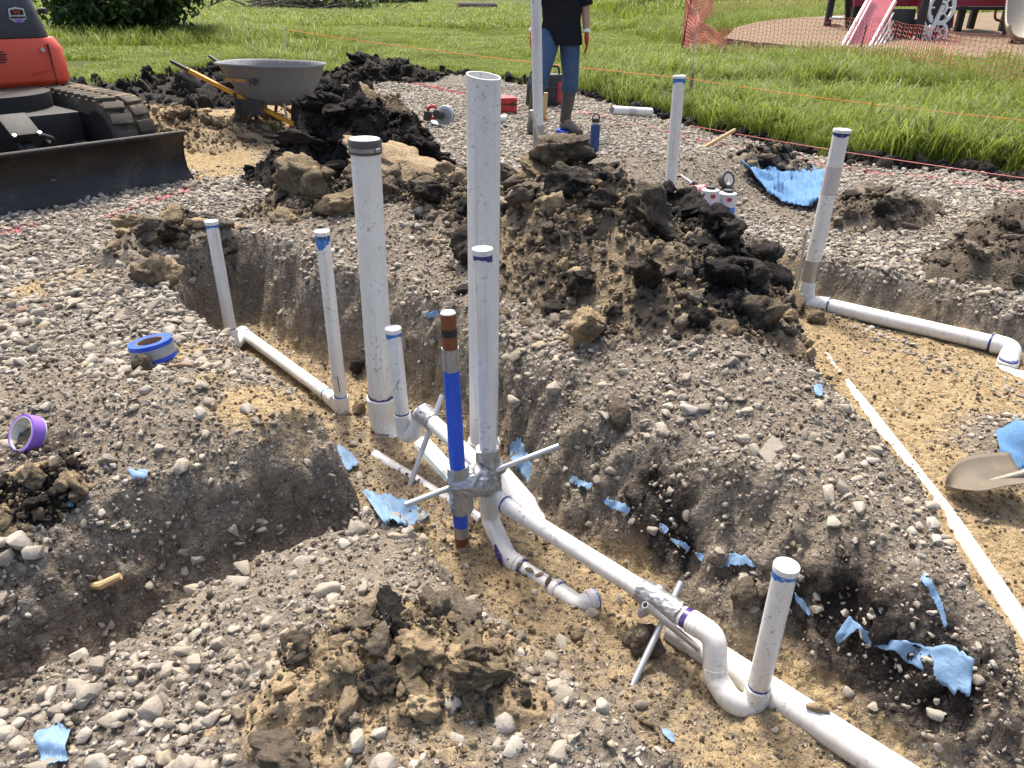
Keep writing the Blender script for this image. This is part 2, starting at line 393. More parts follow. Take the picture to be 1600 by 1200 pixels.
# ---------------------------------------------------------------- terrain height
def xy(u, v, z=0.0): p = P(u, v, z); return (p.x, p.y)
T1 = [(-1.62, 3.98), (-1.2, 3.52), (-0.66, 3.02), (-0.05, 2.30), (0.62, 1.50), (1.08, 0.95), (1.6, 0.3)]   # main trench centre line
T1_HW = [0.16, 0.24, 0.32, 0.37, 0.36, 0.36, 0.36]
T2 = [(-0.42, 2.02), (-0.80, 1.67), (-1.14, 1.34), (-1.64, 0.87), (-2.34, 0.22)]                                 # side trench to the left
T3 = [(0.75, 5.5), (1.42, 5.06), (1.78, 4.72), (2.34, 4.18), (2.75, 3.78), (3.7, 2.7), (4.6, 1.6), (4.6, -0.3), (1.7, -0.3), (1.36, 0.9), (1.38, 1.5),
      (1.37, 2.1), (1.36, 2.85), (1.34, 3.4), (1.38, 3.9), (1.12, 4.5), (0.6, 5.0)]                         # wide sandy pit on the right
def bump(x, y, pts, hs, ws, p=2.0):
    d, par = seg_dist(x, y, pts); return along(par, hs) * np.exp(-(d / along(par, ws)) ** p)
GRASS_EDGE = [xy(-500, 150), xy(60, 160), xy(130, 128), xy(330, 104), xy(520, 122), xy(640, 112), xy(740, 118), xy(900, 142), xy(1060, 172), xy(1300, 222), xy(1600, 255), xy(1900, 290)]
def grass_side(x, y):
    gx = [p[0] for p in GRASS_EDGE]; gy = [p[1] for p in GRASS_EDGE]
    o = np.argsort(gx); return y - np.interp(x, np.array(gx)[o], np.array(gy)[o]) + 0.22 * fbm(x, y, 1.3, 3, s=5)
RIDGE = [(0.35, 3.65), (0.75, 2.95), (0.98, 2.35), (1.08, 1.75), (1.16, 1.2)]
def masks(x, y):
    w1 = 0.07 * fbm(x, y, 2.1, 3, s=21) + 0.022 * fbm(x, y, 9, 2, s=23); w2 = 0.05 * fbm(x, y, 4.3, 3, s=22) + 0.022 * fbm(x, y, 8, 2, s=24)
    d1, p1 = seg_dist(x + w1, y + w2, T1); hw = along(p1, T1_HW)
    n_c = (x - (-0.66)) * 0.766 + (y - 3.02) * 0.643
    side = d1 - np.where(n_c > 0.02, hw - 0.19 * sst(1.5, 3.2, p1) - 0.02, hw)
    n_r = (x - (-0.66)) * 0.766 + (y - 3.02) * 0.643            # positive on the right bank
    run = np.where(n_r > 0.02, 0.25 + 0.16 * sst(2, 4, p1), 0.13 + 0.13 * sst(2.6, 3.6, p1))
    m1 = 1 - sst(0, 1, side / run)
    d2, _ = seg_dist(x + w1, y + w2, T2); far2 = (x + 0.86) * -0.62 + (y - 1.74) * 0.785
    m2 = 1 - sst(0.04, np.where(far2 > -0.07, 0.40, 0.17), d2)
    s3 = poly_sd(x + w1 * 0.6, y + w2 * 0.6, T3); m3 = 1 - sst(-0.06, 0.10, s3)
    return m1, m2, m3, d1, d2, s3
def pad(x, y): return -0.13 * sst(0.7, 2.2, x) * sst(0.0, 0.1, 12 - y)
def height(x, y, fine=True):
    x = np.asarray(x, float); y = np.asarray(y, float)
    m1, m2, m3, d1, d2, s3 = masks(x, y)
    up = pad(x, y) + 0.025 * fbm(x, y, 0.8, 3, s=1)
    up = up + bump(x, y, [(-1.7, 2.35), (-1.15, 2.28), (-0.8, 2.2)], [0.08, 0.16, 0.11], [0.4, 0.36, 0.25])
    up = up + bump(x, y, [(-0.9, 1.0), (-0.25, 1.25), (0.05, 1.1)], [0.02, 0.085, 0.07], [0.3, 0.35, 0.3])
    up = up + bump(x, y, RIDGE, [0.22, 0.17, 0.12, 0.02, -0.12], [0.55, 0.34, 0.32, 0.26, 0.25])
    up = up + bump(x, y, [(-1.3, 4.6), (-0.6, 4.45), (0.1, 4.3)], [0.12, 0.25, 0.27], [0.42, 0.56, 0.62])
    up = up + bump(x, y, [(0.9, 6.4), (1.6, 6.5)], [0.16, 0.24], [0.5, 0.45]) + bump(x, y, [(2.5, 5.7), (2.75, 5.65)], [0.12, 0.1], [0.32, 0.32])
    up = up + bump(x, y, [(3.35, 5.1), (3.8, 4.7)], [0.2, 0.2], [0.35, 0.4])
    up = up + 0.55 * sst(16.5, 27, y) * sst(3.0, 7.0, x)
    g = grass_side(x, y)
    up = up + 0.05 * sst(-0.1, 0.5, g)
    f1 = -0.425 + 0.03 * sst(-0.8, -1.6, x) + 0.015 * fbm(x, y, 3.0, 3, s=3); f2 = -0.45; f3 = -0.365 + 0.02 * fbm(x, y, 1.6, 3, s=4)
    f3 = f3 + bump(x, y, [(2.2, 2.72), (2.8, 2.45)], [0.17, 0.28], [0.27, 0.42]) + bump(x, y, [(1.55, 4.6), (1.4, 4.75)], [0.12, 0.2], [0.16, 0.25])
    h = up + (f3 - up) * m3
    h = np.minimum(h, h + (f1 - h) * m1); h = np.minimum(h, h + (f2 - h) * m2)
    if fine:
        steep = np.clip(4 * (m1 * (1 - m1) + m2 * (1 - m2) + m3 * (1 - m3)), 0, 1)
        near = 1 - sst(6, 16, np.hypot(x, y))
        rough = fbm(x, y, 7.0, 3, 0.5, s=8) * 0.010 + (0.25 + 0.75 * steep) * fbm(x, y, 13.0, 3, 0.55, s=9) * 0.026
        rid = (0.5 - np.abs(vnoise(x * 9, y * 9, 14))) * 0.045 * steep + (0.5 - np.abs(vnoise(x * 21, y * 21, 15))) * 0.02 * (0.3 + 0.7 * steep)
        h = h + near * ((rough + rid) * (1 - 0.55 * m3 * (1 - steep)) + 0.006 * fbm(x, y, 45.0, 2, 0.5, s=10))
        h = h + (1 - near) * 0.03 * fbm(x, y, 0.5, 3, s=12)
    return h
def hz(x, y): return float(height(np.array([x]), np.array([y]))[0])

def soil(x, y):
    """weights: sand, black soil, gravel, grass"""
    m1, m2, m3, d1, d2, s3 = masks(x, y)
    n = fbm(x, y, 2.2, 4, s=30); nn = fbm(x, y, 6.0, 3, s=31)
    blob = lambda c, r: np.exp(-(((x - c[0]) ** 2 + (y - c[1]) ** 2) / r ** 2))
    floor1 = sst(0.65, 0.95, m1); floor3 = sst(0.8, 0.98, m3)
    sand = np.maximum(floor1 * (0.52 + 0.3 * n), floor3 * (0.86 + 0.25 * n))
    for c, r, a in ((xy(60, 455), 0.22, 0.7), (xy(120, 430), 0.2, 0.55), (xy(420, 668), 0.2, 0.95), (xy(330, 640), 0.15, 0.6), (xy(300, 560), 0.16, 0.75), (xy(260, 200), 0.9, 1.0), (xy(330, 240), 0.55, 0.9),
                    (xy(505, 150), 0.6, 1.0), (xy(1450, 432), 0.35, 0.6), (xy(1190, 440, -.3), 0.22, 0.9), (xy(900, 300), 0.35, 0.5), (xy(850, 1080), 0.2, 0.4), (xy(620, 1080), 0.3, 0.7)):
        sand = np.maximum(sand, a * blob(c, r) * (1 + 0.5 * nn))
    dm_, _ = seg_dist(x, y, [(2.22, 2.72), (2.8, 2.45), (3.4, 2.2)]); mound = np.exp(-(dm_ / 0.36) ** 4) * m3
    sand = sand * (1 - 0.95 * mound)
    g = grass_side(x, y)
    blk = np.exp(-(g / 0.20) ** 2) * (0.75 + 0.6 * n) * sst(2.5, 4.5, y)
    for c, r, a in ((xy(280, 135), 1.0, 1.0), (xy(200, 140), 1.0, 1.0), (xy(380, 120), 0.9, 0.9), (xy(600, 118), 0.8, 0.8), (xy(540, 130), 0.5, 0.8), (xy(640, 1010), 0.10, 0.6), (xy(40, 740), 0.18, 0.7), (xy(450, 85), 0.8, 0.5)):
        blk = np.maximum(blk, a * blob(c, r) * (1 + 0.8 * nn))
    bp_ = [xy(40, 165), xy(130, 140), xy(330, 104), xy(520, 120), xy(575, 138), xy(540, 150), xy(300, 172), xy(226, 168)]
    blk = np.maximum(blk, sst(0.35, -0.25, poly_sd(x, y, bp_) + 0.3 * n))
    sp_ = [xy(180, 190), xy(226, 170), xy(300, 172), xy(540, 150), xy(575, 175), xy(430, 235), xy(395, 262), xy(310, 282), xy(250, 250)]
    sand = np.maximum(sand, sst(0.3, -0.2, poly_sd(x, y, sp_) + 0.25 * n) * 0.9)
    wallr = m1 * (1 - m1) * 4 * (((x + 0.66) * 0.766 + (y - 3.02) * 0.643) > 0)
    blk = np.maximum(blk, 0.85 * wallr * sst(-0.4, 0.4, n) * sst(0.1, 0.6, x))
    grass = sst(-0.05, 0.25, g) * (1 - 0.6 * np.clip(blob(xy(280, 135), 0.9) + blob(xy(200, 140), 1.0), 0, 1) * (n > -0.2))
    out = 1 - np.clip(m1 * 1.4 + m2 * 1.6 + m3 * 1.5, 0, 1)
    dirt = np.zeros_like(x)
    for pts, w in (([(-1.9, 2.45), (-1.3, 2.25), (-0.7, 2.1)], 0.44), ([(-1.1, 1.2), (-0.7, 1.5), (-0.25, 1.6), (0.15, 1.3), (0.4, 0.95)], 0.11), (RIDGE, 0.5), ([(-0.5, 3.7), (0.3, 3.3), (0.7, 2.6)], 0.36), ([(0.7, 6.0), (1.7, 6.3), (2.2, 6.1)], 0.75),
                   ([(2.45, 5.7), (2.8, 5.6)], 0.4), ([(3.3, 5.1), (3.9, 4.7)], 0.5), ([(-1.5, 4.5), (-0.5, 4.3), (0.2, 4.0)], 0.62), ([(-2.7, 1.9), (-1.6, 1.75)], 0.2)):
        d, _ = seg_dist(x, y, pts); dirt = np.maximum(dirt, np.exp(-(d / w) ** 2))
    gravel = out * (1 - 0.8 * dirt) * (1 - np.clip(sand * 1.1, 0, 1)) * (1 - np.clip(blk, 0, 1)) * (1 - grass)
    gravel = np.maximum(gravel, 0.5 * mound)
    gravel = np.clip(gravel * (1.05 + 0.5 * n) * (1 - 0.42 * sst(2.6, 1.6, y) * sst(-0.5, 0.4, nn + 0.3)), 0, 1)
    return np.clip(sand, 0, 1), np.clip(blk, 0, 1), gravel, np.clip(grass, 0, 1)

NA, NR = 560, 640
az = np.radians(np.linspace(-88, 88, NA))
rr = np.concatenate([np.geomspace(0.22, 15, NR), np.geomspace(15, 900, 46)[1:]])
A, R_ = np.meshgrid(az, rr); GX, GY = R_ * np.sin(A), R_ * np.cos(A)
GZ = height(GX, GY); s4 = soil(GX, GY)
gv = np.stack([GX, GY, GZ], -1).reshape(-1, 3).astype(np.float32); nr, na = GX.shape
ii = (np.arange(nr - 1)[:, None] * na + np.arange(na - 1)[None, :]).ravel()
gf = np.stack([ii, ii + 1, ii + na + 1, ii + na], -1).astype(np.int32)
def np_mesh(v, f):
    me = bpy.data.meshes.new('mesh'); k = f.shape[1]
    me.vertices.add(len(v)); me.vertices.foreach_set('co', np.ascontiguousarray(v, np.float32).ravel())
    me.loops.add(f.size); me.loops.foreach_set('vertex_index', np.ascontiguousarray(f, np.int32).ravel())
    me.polygons.add(len(f)); me.polygons.foreach_set('loop_start', (np.arange(len(f)) * k).astype(np.int32))
    me.update(calc_edges=True); me.validate(); me.shade_smooth(); return me
# break up the trench faces sideways so they are not smooth ramps
_m = masks(GX, GY); stp = np.clip(4 * sum(k * (1 - k) for k in _m[:3]), 0, 1) * (R_ < 8)
gy_, gx_ = np.gradient(GZ); dxa = np.gradient(GX); dya = np.gradient(GY)
det = dxa[0] * dya[1] - dxa[1] * dya[0] + 1e-9; sx_ = (gy_ * dya[1] - gx_ * dya[0]) / det; sy_ = (gx_ * dxa[0] - gy_ * dxa[1]) / det
ln_ = np.hypot(sx_, sy_) + 1e-6; amp = stp * (0.030 * fbm((GX - GY) * 5, GZ * 11 + GX, 1, 4, 0.6, s=81) + 0.022 * (0.4 - np.abs(vnoise((GX - GY) * 14, GZ * 24, 83))))
gv[:, 0] -= (amp * sx_ / ln_).ravel(); gv[:, 1] -= (amp * sy_ / ln_).ravel()
gm = np_mesh(gv, gf)
ca = gm.color_attributes.new('soil', 'FLOAT_COLOR', 'POINT'); ca.data.foreach_set('color', np.stack(s4, -1).reshape(-1).astype(np.float32))
ground = tag(link('ground', gm, M['ground']), kind='structure')
ground['label'] = 'gravel building pad cut by pipe trenches, grass beyond'

# ---------------------------------------------------------------- scatter by geometry nodes
def scatter(name, pts, rot, scl, idx, variants, parent=None):
    me = bpy.data.meshes.new('mesh'); me.vertices.add(len(pts)); me.vertices.foreach_set('co', np.ascontiguousarray(pts, np.float32).ravel())
    for nm, arr, ty, key in (('rot', rot, 'FLOAT_VECTOR', 'vector'), ('scl', scl, 'FLOAT_VECTOR', 'vector'), ('idx', idx, 'INT', 'value')):
        a = me.attributes.new(nm, ty, 'POINT'); a.data.foreach_set(key, np.ascontiguousarray(arr, np.int32 if ty == 'INT' else np.float32).ravel())
    me.update(); o = link(name, me, None, parent)
    col = bpy.data.collections.new(name + '_variants')
    for v in variants: col.objects.link(v)
    g = bpy.data.node_groups.new(name, 'GeometryNodeTree')
    g.interface.new_socket('Geometry', in_out='INPUT', socket_type='NodeSocketGeometry'); g.interface.new_socket('Geometry', in_out='OUTPUT', socket_type='NodeSocketGeometry')
    N = g.nodes.new; i, ou = N('NodeGroupInput'), N('NodeGroupOutput'); iop = N('GeometryNodeInstanceOnPoints'); ci = N('GeometryNodeCollectionInfo')
    ci.inputs['Collection'].default_value = col; ci.inputs['Separate Children'].default_value = True; ci.inputs['Reset Children'].default_value = True
    iop.inputs['Pick Instance'].default_value = True
    def na_(n_, ty):
        q = N('GeometryNodeInputNamedAttribute'); q.data_type = ty; q.inputs['Name'].default_value = n_; return [s for s in q.outputs if s.enabled and s.name == 'Attribute'][0]
    L = g.links.new; L(i.outputs[0], iop.inputs['Points']); L(ci.outputs[0], iop.inputs['Instance']); L(na_('idx', 'INT'), iop.inputs['Instance Index'])
    L(na_('rot', 'FLOAT_VECTOR'), iop.inputs['Rotation']); L(na_('scl', 'FLOAT_VECTOR'), iop.inputs['Scale']); L(iop.outputs[0], ou.inputs[0])
    md = o.modifiers.new('scatter', 'NODES'); md.node_group = g
    return o
def variant(name, me): return bpy.data.objects.new(name, me)

def stone_mesh(seed, sub=1):
    r = random.Random(seed); bm = bmesh.new()
    ax = (r.uniform(0.85, 1.25), r.uniform(0.7, 0.95), r.uniform(0.5, 0.75))
    for k in range(12):
        v = Vector((r.gauss(0, 1), r.gauss(0, 1), r.gauss(0, 1))).normalized() * r.uniform(0.85, 1.1)
        bm.verts.new((v.x * ax[0], v.y * ax[1], v.z * ax[2]))
    h = bmesh.ops.convex_hull(bm, input=bm.verts)
    bmesh.ops.delete(bm, geom=list({g for g in h['geom_interior'] + h['geom_unused'] if isinstance(g, bmesh.types.BMVert)}), context='VERTS')
    bmesh.ops.dissolve_limit(bm, angle_limit=math.radians(17), verts=bm.verts, edges=bm.edges)
    bmesh.ops.bevel(bm, geom=list(bm.edges), offset=0.05, segments=1, affect='EDGES', clamp_overlap=True)
    bmesh.ops.triangulate(bm, faces=bm.faces)
    me = bpy.data.meshes.new('mesh'); bm.to_mesh(me); bm.free(); me.shade_smooth(); me.materials.append(M['stone']); return me
STONES = [stone_mesh(100 + k) for k in range(14)]

def occluded(p):
    """True where the ground hides a point from the camera"""
    o = np.zeros(len(p), bool); c = np.array([0, 0, CAM_H])
    for t in np.linspace(0.04, 0.7, 26):
        q = p + (c - p) * t * 0.6; o |= height(q[:, 0], q[:, 1], False) > q[:, 2] + 0.01
    return o
def candidates(n, x0, x1, y0, y1):
    x = rng.uniform(x0, x1, n); y = rng.uniform(y0, y1, n); k = np.abs(x) < 0.95 * y + 0.9; return x[k], y[k]
# limestone over the pad
x, y = candidates(300000, -8, 9, 0.45, 12.5)
sa, bl, gr, gs = soil(x, y); m1, m2, m3, d1, d2, s3 = masks(x, y)
prob = gr * 0.95 + 0.20 * (1 - gs) * (1 - bl) * (1 - sa)
prob = prob * (1 - 0.5 * np.clip(m2, 0, 1)); prob = np.where((m3 > 0.9) & (sa > 0.5), 0.035, prob); prob = np.where(m1 > 0.85, 0.10, prob)
strip, _ = seg_dist(x, y, [xy(1300, 480, -.36), xy(1420, 545, -.36), xy(1580, 610, -.36)]); prob = np.where((m3 > 0.9) & (strip < 0.13), 0.6, prob)
wl = np.clip(4 * (m2 * (1 - m2) + m1 * (1 - m1)), 0, 1); prob = np.maximum(prob, 0.5 * wl)
k = rng.random(len(x)) < prob * 0.85; x, y, gr = x[k], y[k], gr[k]
rad = np.clip(rng.lognormal(math.log(0.0138), 0.52, len(x)), 0.006, 0.037) * (0.75 + 0.25 * gr)
z = height(x, y) + rad * 0.08
pts = np.stack([x, y, z], -1); u, v, ppm = proj(pts)
vis = (u > -15) & (u < 1615) & (v > 0) & (v < 1215)
size = rad * ppm * vis; order = np.argsort(-size)[:700]; order = order[~occluded(pts[order])][:300]
big = np.zeros(len(x), bool); big[order] = True
rot = np.stack([rng.uniform(-0.5, 0.5, len(x)), rng.uniform(-0.5, 0.5, len(x)), rng.uniform(0, 6.28, len(x))], -1)
scl = rad[:, None] * rng.uniform(0.85, 1.15, (len(x), 3)); idx = rng.integers(0, len(STONES), len(x))
for j in order:
    o = link('stone', STONES[idx[j]], None, ground); o.location = pts[j]; o.rotation_euler = rot[j]; o.scale = scl[j] * 1.12
sv = [variant('stone_variant', m) for m in STONES]
kk = ~big
tag(scatter('gravel', pts[kk], rot[kk], scl[kk], idx[kk], sv, ground), kind='stuff')
# crumbs and grit in the dirt
x, y = candidates(360000, -4.5, 4.5, 0.45, 6.5)
sa, bl, gr, gs = soil(x, y); keep = rng.random(len(x)) < (1 - gs) * (0.55 - 0.35 * sa) * np.clip(1.5 - np.hypot(x, y) / 5.5, 0.05, 1)
x, y = x[keep], y[keep]; rad = np.clip(rng.lognormal(math.log(0.0055), 0.45, len(x)), 0.0025, 0.016)
pts = np.stack([x, y, height(x, y) + rad * 0.2], -1); n = len(x)
def crumb_mesh(seed, mat):
    me = STONES[seed % len(STONES)].copy(); me.materials.clear(); me.materials.append(mat); return me
cv = [variant('crumb_variant', crumb_mesh(k, M['clod_dirt'] if k < 4 else M['stone'])) for k in range(8)]
cidx = rng.integers(0, 8, n); sa = soil(x, y)[0]
cv += [variant('crumb_variant', crumb_mesh(k, M['clod_tan'])) for k in range(3)]
cidx = np.where((sa > 0.35) & (rng.random(n) < 0.85), rng.integers(8, 11, n), cidx)
tag(scatter('grit', pts, rng.uniform(0, 6.28, (n, 3)), rad[:, None] * rng.uniform(0.7, 1.3, (n, 3)), cidx, cv, ground), kind='stuff')
# ---------------------------------------------------------------- spoil heaps
def clod_mesh(seed, sub, mat, rough=0.34):
    bm = bmesh.new(); bmesh.ops.create_icosphere(bm, subdivisions=sub, radius=1.0); r = random.Random(seed)
    off = Vector((r.uniform(-50, 50), r.uniform(-50, 50), r.uniform(-50, 50))); ax = Vector((r.uniform(0.85, 1.25), r.uniform(0.7, 1.0), r.uniform(0.55, 0.85)))
    cuts = [(Vector((r.gauss(0, 1), r.gauss(0, 1), r.gauss(0, 1))).normalized(), r.uniform(0.45, 0.85)) for _ in range(5)]
    for v in bm.verts:
        p = v.co.copy()
        for n_, d in cuts:
            e = p.dot(n_) - d
            if e > 0: p -= n_ * e * 0.85
        a = mnoise.fractal(p * 1.3 + off, 0.7, 2.1, 4) ; b = abs(mnoise.noise(p * 2.6 - off)); c_ = abs(mnoise.noise(p * 6.0 + off)) + (0.5 * abs(mnoise.noise(p * 13.0 + off)) + 0.3 * abs(mnoise.noise(p * 27.0 + off)) - 0.15 if sub > 3 else 0)
        p *= 1 + rough * a + 0.42 * (0.3 - b) + 0.2 * (0.3 - c_)
        v.co = Vector((p.x * ax.x, p.y * ax.y, p.z * ax.z))
    me = bpy.data.meshes.new('mesh'); bm.to_mesh(me); bm.free(); me.shade_smooth(); me.materials.append(mat); return me
CL = {}; CLB = {}
for key in ('clod_black', 'clod_mix', 'clod_tan', 'clod_dirt'):
    CL[key] = [clod_mesh(len(CL) * 40 + k, 3, M[key]) for k in range(6)]
    CLB[key] = [clod_mesh(len(CLB) * 40 + 500 + k, 4, M[key], 0.42) for k in range(3)]

def heap(name, label, outline, crest, hs, ws, mats, n_clods, size, res=0.022, base=M['clod_mix'], lift=0.0, seed=1, big=(), stuff=0, mixw=None):
    """mound mesh on the ground with lumps of soil on it; outline only limits where lumps lie"""
    r = random.Random(seed); lg = np.random.default_rng(seed)
    wmax = max(ws) * 1.6
    x0, x1 = min(p[0] for p in crest) - wmax, max(p[0] for p in crest) + wmax; y0, y1 = min(p[1] for p in crest) - wmax, max(p[1] for p in crest) + wmax
    nx, ny = max(24, int((x1 - x0) / res)), max(24, int((y1 - y0) / res))
    X, Y = np.meshgrid(np.linspace(x0, x1, nx), np.linspace(y0, y1, ny))
    def hh(X, Y):
        d, par = seg_dist(X + 0.10 * fbm(X, Y, 3, 3, s=seed + 40), Y + 0.10 * fbm(X, Y, 3, 3, s=seed + 44), crest); w = along(par, ws); k = np.clip(1 - d / w, 0, 1)
        prof = sst(0, 1, k) ** 0.8
        lump = 1 + 0.35 * fbm(X, Y, 4.5, 4, 0.55, s=seed + 50)
        h = along(par, hs) * prof * lump + prof ** 0.4 * (0.05 * (0.45 - np.abs(vnoise(X * 8, Y * 8, seed + 52))) + 0.045 * (0.45 - np.abs(vnoise(X * 15, Y * 15, seed + 53))) + 0.02 * (0.45 - np.abs(vnoise(X * 34, Y * 34, seed + 55))) + 0.012 * fbm(X, Y, 40, 2, s=seed + 54))
        return np.where(k > 0, h, -0.04), k
    h, k = hh(X, Y); Z = height(X, Y, False) + h - 0.012
    v = np.stack([X, Y, Z], -1).reshape(-1, 3)
    ii = (np.arange(ny - 1)[:, None] * nx + np.arange(nx - 1)[None, :]).ravel(); f = np.stack([ii, ii + 1, ii + nx + 1, ii + nx], -1)
    kv = k.reshape(-1); f = f[(kv[f] > 0).any(1)]
    used, inv = np.unique(f, return_inverse=True); f = inv.reshape(f.shape)
    root = link(name, np_mesh(v[used], f), base); tag(root, label, 'soil heap')
    def top(px, py):
        a, kk_ = hh(np.array([px]), np.array([py])); return float(height(np.array([px]), np.array([py]), False)[0] + max(a[0], 0) - 0.01), float(kk_[0])
    def put(px, py, s, mk, sink=0.25, sq=None):
        z, _ = top(px, py); o = link('clod', r.choice((CLB if s > size[0] * 1.9 else CL)[mk]), None, root); o.location = (px, py, z + s * (0.5 - sink))
        o.rotation_euler = (r.uniform(-0.6, 0.6), r.uniform(-0.6, 0.6), r.uniform(0, 6.28)); q = sq or (r.uniform(.7, 1.5), r.uniform(.7, 1.3), r.uniform(.55, 1.1)); o.scale = (s * q[0], s * q[1], s * q[2]); return o
    cnt = 0; tries = 0
    while cnt < n_clods and tries < n_clods * 30:
        tries += 1; i = r.random() * (len(crest) - 1); a = int(i); t = i - a; b = min(a + 1, len(crest) - 1)
        cx, cy = crest[a][0] * (1 - t) + crest[b][0] * t, crest[a][1] * (1 - t) + crest[b][1] * t; w = ws[a] * (1 - t) + ws[b] * t
        an, q = r.uniform(0, 6.28), w * 1.02 * math.sqrt(r.random()); px, py = cx + q * math.cos(an), cy + q * math.sin(an)
        s = size[0] * math.exp(r.gauss(-.15, 0.65)); s = min(max(s, size[0] * 0.3), size[1])
        put(px, py, s, r.choice(mats) if mixw is None else mixw(px, py, r)); cnt += 1
    for (px, py, s, mk, sq) in big: put(px, py, s, mk, 0.15, sq)
    if stuff:
        i = lg.random(stuff) * (len(crest) - 1); a = i.astype(int); t = i - a; C = np.array(crest); b = np.minimum(a + 1, len(crest) - 1); W = np.array(ws)
        c = C[a] * (1 - t)[:, None] + C[b] * t[:, None]; w = W[a] * (1 - t) + W[b] * t
        an = lg.uniform(0, 6.28, stuff); q = w * 1.12 * np.sqrt(lg.random(stuff)); px, py = c[:, 0] + q * np.cos(an), c[:, 1] + q * np.sin(an)
        a_, _ = hh(px, py); z = height(px, py, False) + np.maximum(a_, 0) - 0.006; s = np.clip(lg.lognormal(math.log(size[0] * 0.17), 0.6, stuff), 0.003, size[0] * 0.8)
        vs = [variant('crumb_variant', m) for mk in mats for m in CL[mk][:3]]
        tag(scatter('crumbs', np.stack([px, py, z + s * 0.2], -1), lg.uniform(0, 6.28, (stuff, 3)), s[:, None] * np.ones((1, 3)), lg.integers(0, len(vs), stuff), vs, root), kind='stuff')
    return root
q = lambda u, v, z=0.0: tuple(P(u, v, z))[:2]
heap('spoil_heap', 'heap of wet black soil in front of the wheelbarrow', None, [(-1.72, 6.0), (-1.4, 6.35), (-0.95, 6.1), (-0.6, 5.7)], [0.26, 0.58, 0.46, 0.14], [0.42, 0.56, 0.56, 0.4],
     ['clod_black'], 260, (0.036, 0.11), base=M['clod_black'], seed=3, stuff=5000)
def mw(px, py, r):
    d = r.random(); blackness = math.exp(-((px - 1.0) ** 2 + (py - 3.9) ** 2) / 0.25)
    if r.random() < blackness: return 'clod_black'
    return 'clod_mix' if d < 0.56 else ('clod_tan' if d < 0.69 else ('clod_dirt' if d < 0.82 else 'clod_black'))
heap('spoil_heap', 'long spoil heap of brown and black clods behind the tall white pipe', None,
     [(-1.35, 5.0), (-0.75, 5.05), (-0.15, 5.0), (0.25, 4.5), (0.55, 3.85), (0.88, 3.4)], [0.14, 0.20, 0.13, 0.10, 0.24, 0.20], [0.46, 0.66, 0.7, 0.74, 0.9, 0.66],
     ['clod_mix', 'clod_dirt', 'clod_tan'], 299, (0.045, 0.115), base=M['clod_mix'], seed=5, stuff=16000, mixw=mw,
     big=[(-1.32, 4.85, 0.17, 'clod_tan', (1, 0.9, 1.25)), (-0.72, 4.85, 0.2, 'clod_tan', (1.3, 1, 0.7)), (0.62, 3.55, 0.13, 'clod_mix', (1.2, 1, 1)), (0.25, 4.1, 0.13, 'clod_mix', (1.3, 1, .8))])
heap('spoil_heap', 'wet black clay mass on the right end of the long brown heap', None, [(0.90, 4.2), (0.98, 3.85), (1.02, 3.5), (0.92, 3.15)], [0.24, 0.29, 0.27, 0.14], [0.28, 0.32, 0.34, 0.3],
     ['clod_black'], 90, (0.04, 0.085), base=M['clod_black'], seed=23, stuff=2500, big=[(0.92, 4.05, 0.10, 'clod_black', (1.2, 1, .8)), (0.85, 3.5, 0.12, 'clod_black', (1.3, .8, .7))])
heap('spoil_heap', 'low patch of tan and black clods on the gravel in the foreground', None, [q(430, 1140), q(620, 1060), q(760, 1090), q(600, 1010)], [0.035, 0.05, 0.04, 0.02], [0.16, 0.22, 0.17, 0.12],
     ['clod_tan', 'clod_mix', 'clod_tan', 'clod_dirt'], 110, (0.017, 0.05), res=0.008, base=M['clod_tan'], seed=8, stuff=1800,
     big=[(*q(760, 1120), 0.05, 'clod_tan', (1.2, 1, .8)), (*q(615, 1030), 0.042, 'clod_black', (1.2, 1, .7)), (*q(720, 1000), 0.05, 'clod_dirt', (1.3, 1, .6))])
heap('spoil_heap', 'tan sandy heap between the digger track and the wheelbarrow', None, [(-4.3, 8.4), (-3.4, 7.9), (-2.9, 7.6), (-2.5, 8.6)], [0.16, 0.2, 0.12, 0.1], [0.8, 0.75, 0.6, 0.6],
     ['clod_tan'], 120, (0.04, 0.1), base=M['clod_tan'], seed=11, stuff=4000, res=0.035)
heap('spoil_heap', 'tan heap of sand behind the wheelbarrow on the gravel edge', None, [(-1.85, 9.1), (-1.6, 9.3)], [0.26, 0.2], [0.55, 0.5], ['clod_tan'], 30, (0.05, 0.1), base=M['clod_tan'], seed=12, stuff=800, res=0.035)
heap('spoil_heap', 'black sod heap at the far edge of the grass', None, [q(540, 128), q(600, 122), q(655, 124)], [0.15, 0.28, 0.15], [0.5, 0.6, 0.5], ['clod_black'], 80, (0.07, 0.16), base=M['clod_black'], seed=13, stuff=900, res=0.045)
heap('spoil_heap', 'dark lumpy mound behind the blue cloth', None, [q(1168, 254), q(1200, 243), q(1245, 250)], [0.13, 0.2, 0.10], [0.22, 0.26, 0.22], ['clod_dirt', 'clod_mix', 'clod_black'], 55, (0.04, 0.1), base=M['clod_dirt'], seed=14, stuff=700)
heap('spoil_heap', 'small dark mound on the gravel right of the tall right riser', None, [q(1345, 325), q(1400, 318)], [0.08, 0.09], [0.3, 0.32], ['clod_dirt', 'clod_mix'], 40, (0.03, 0.09), base=M['clod_dirt'], seed=15, stuff=600)
heap('spoil_heap', 'brown mound at the right edge above the pipe trench', None, [q(1530, 400), q(1600, 370)], [0.12, 0.2], [0.34, 0.42], ['clod_dirt', 'clod_mix'], 45, (0.03, 0.09), base=M['clod_dirt'], seed=16, stuff=800)
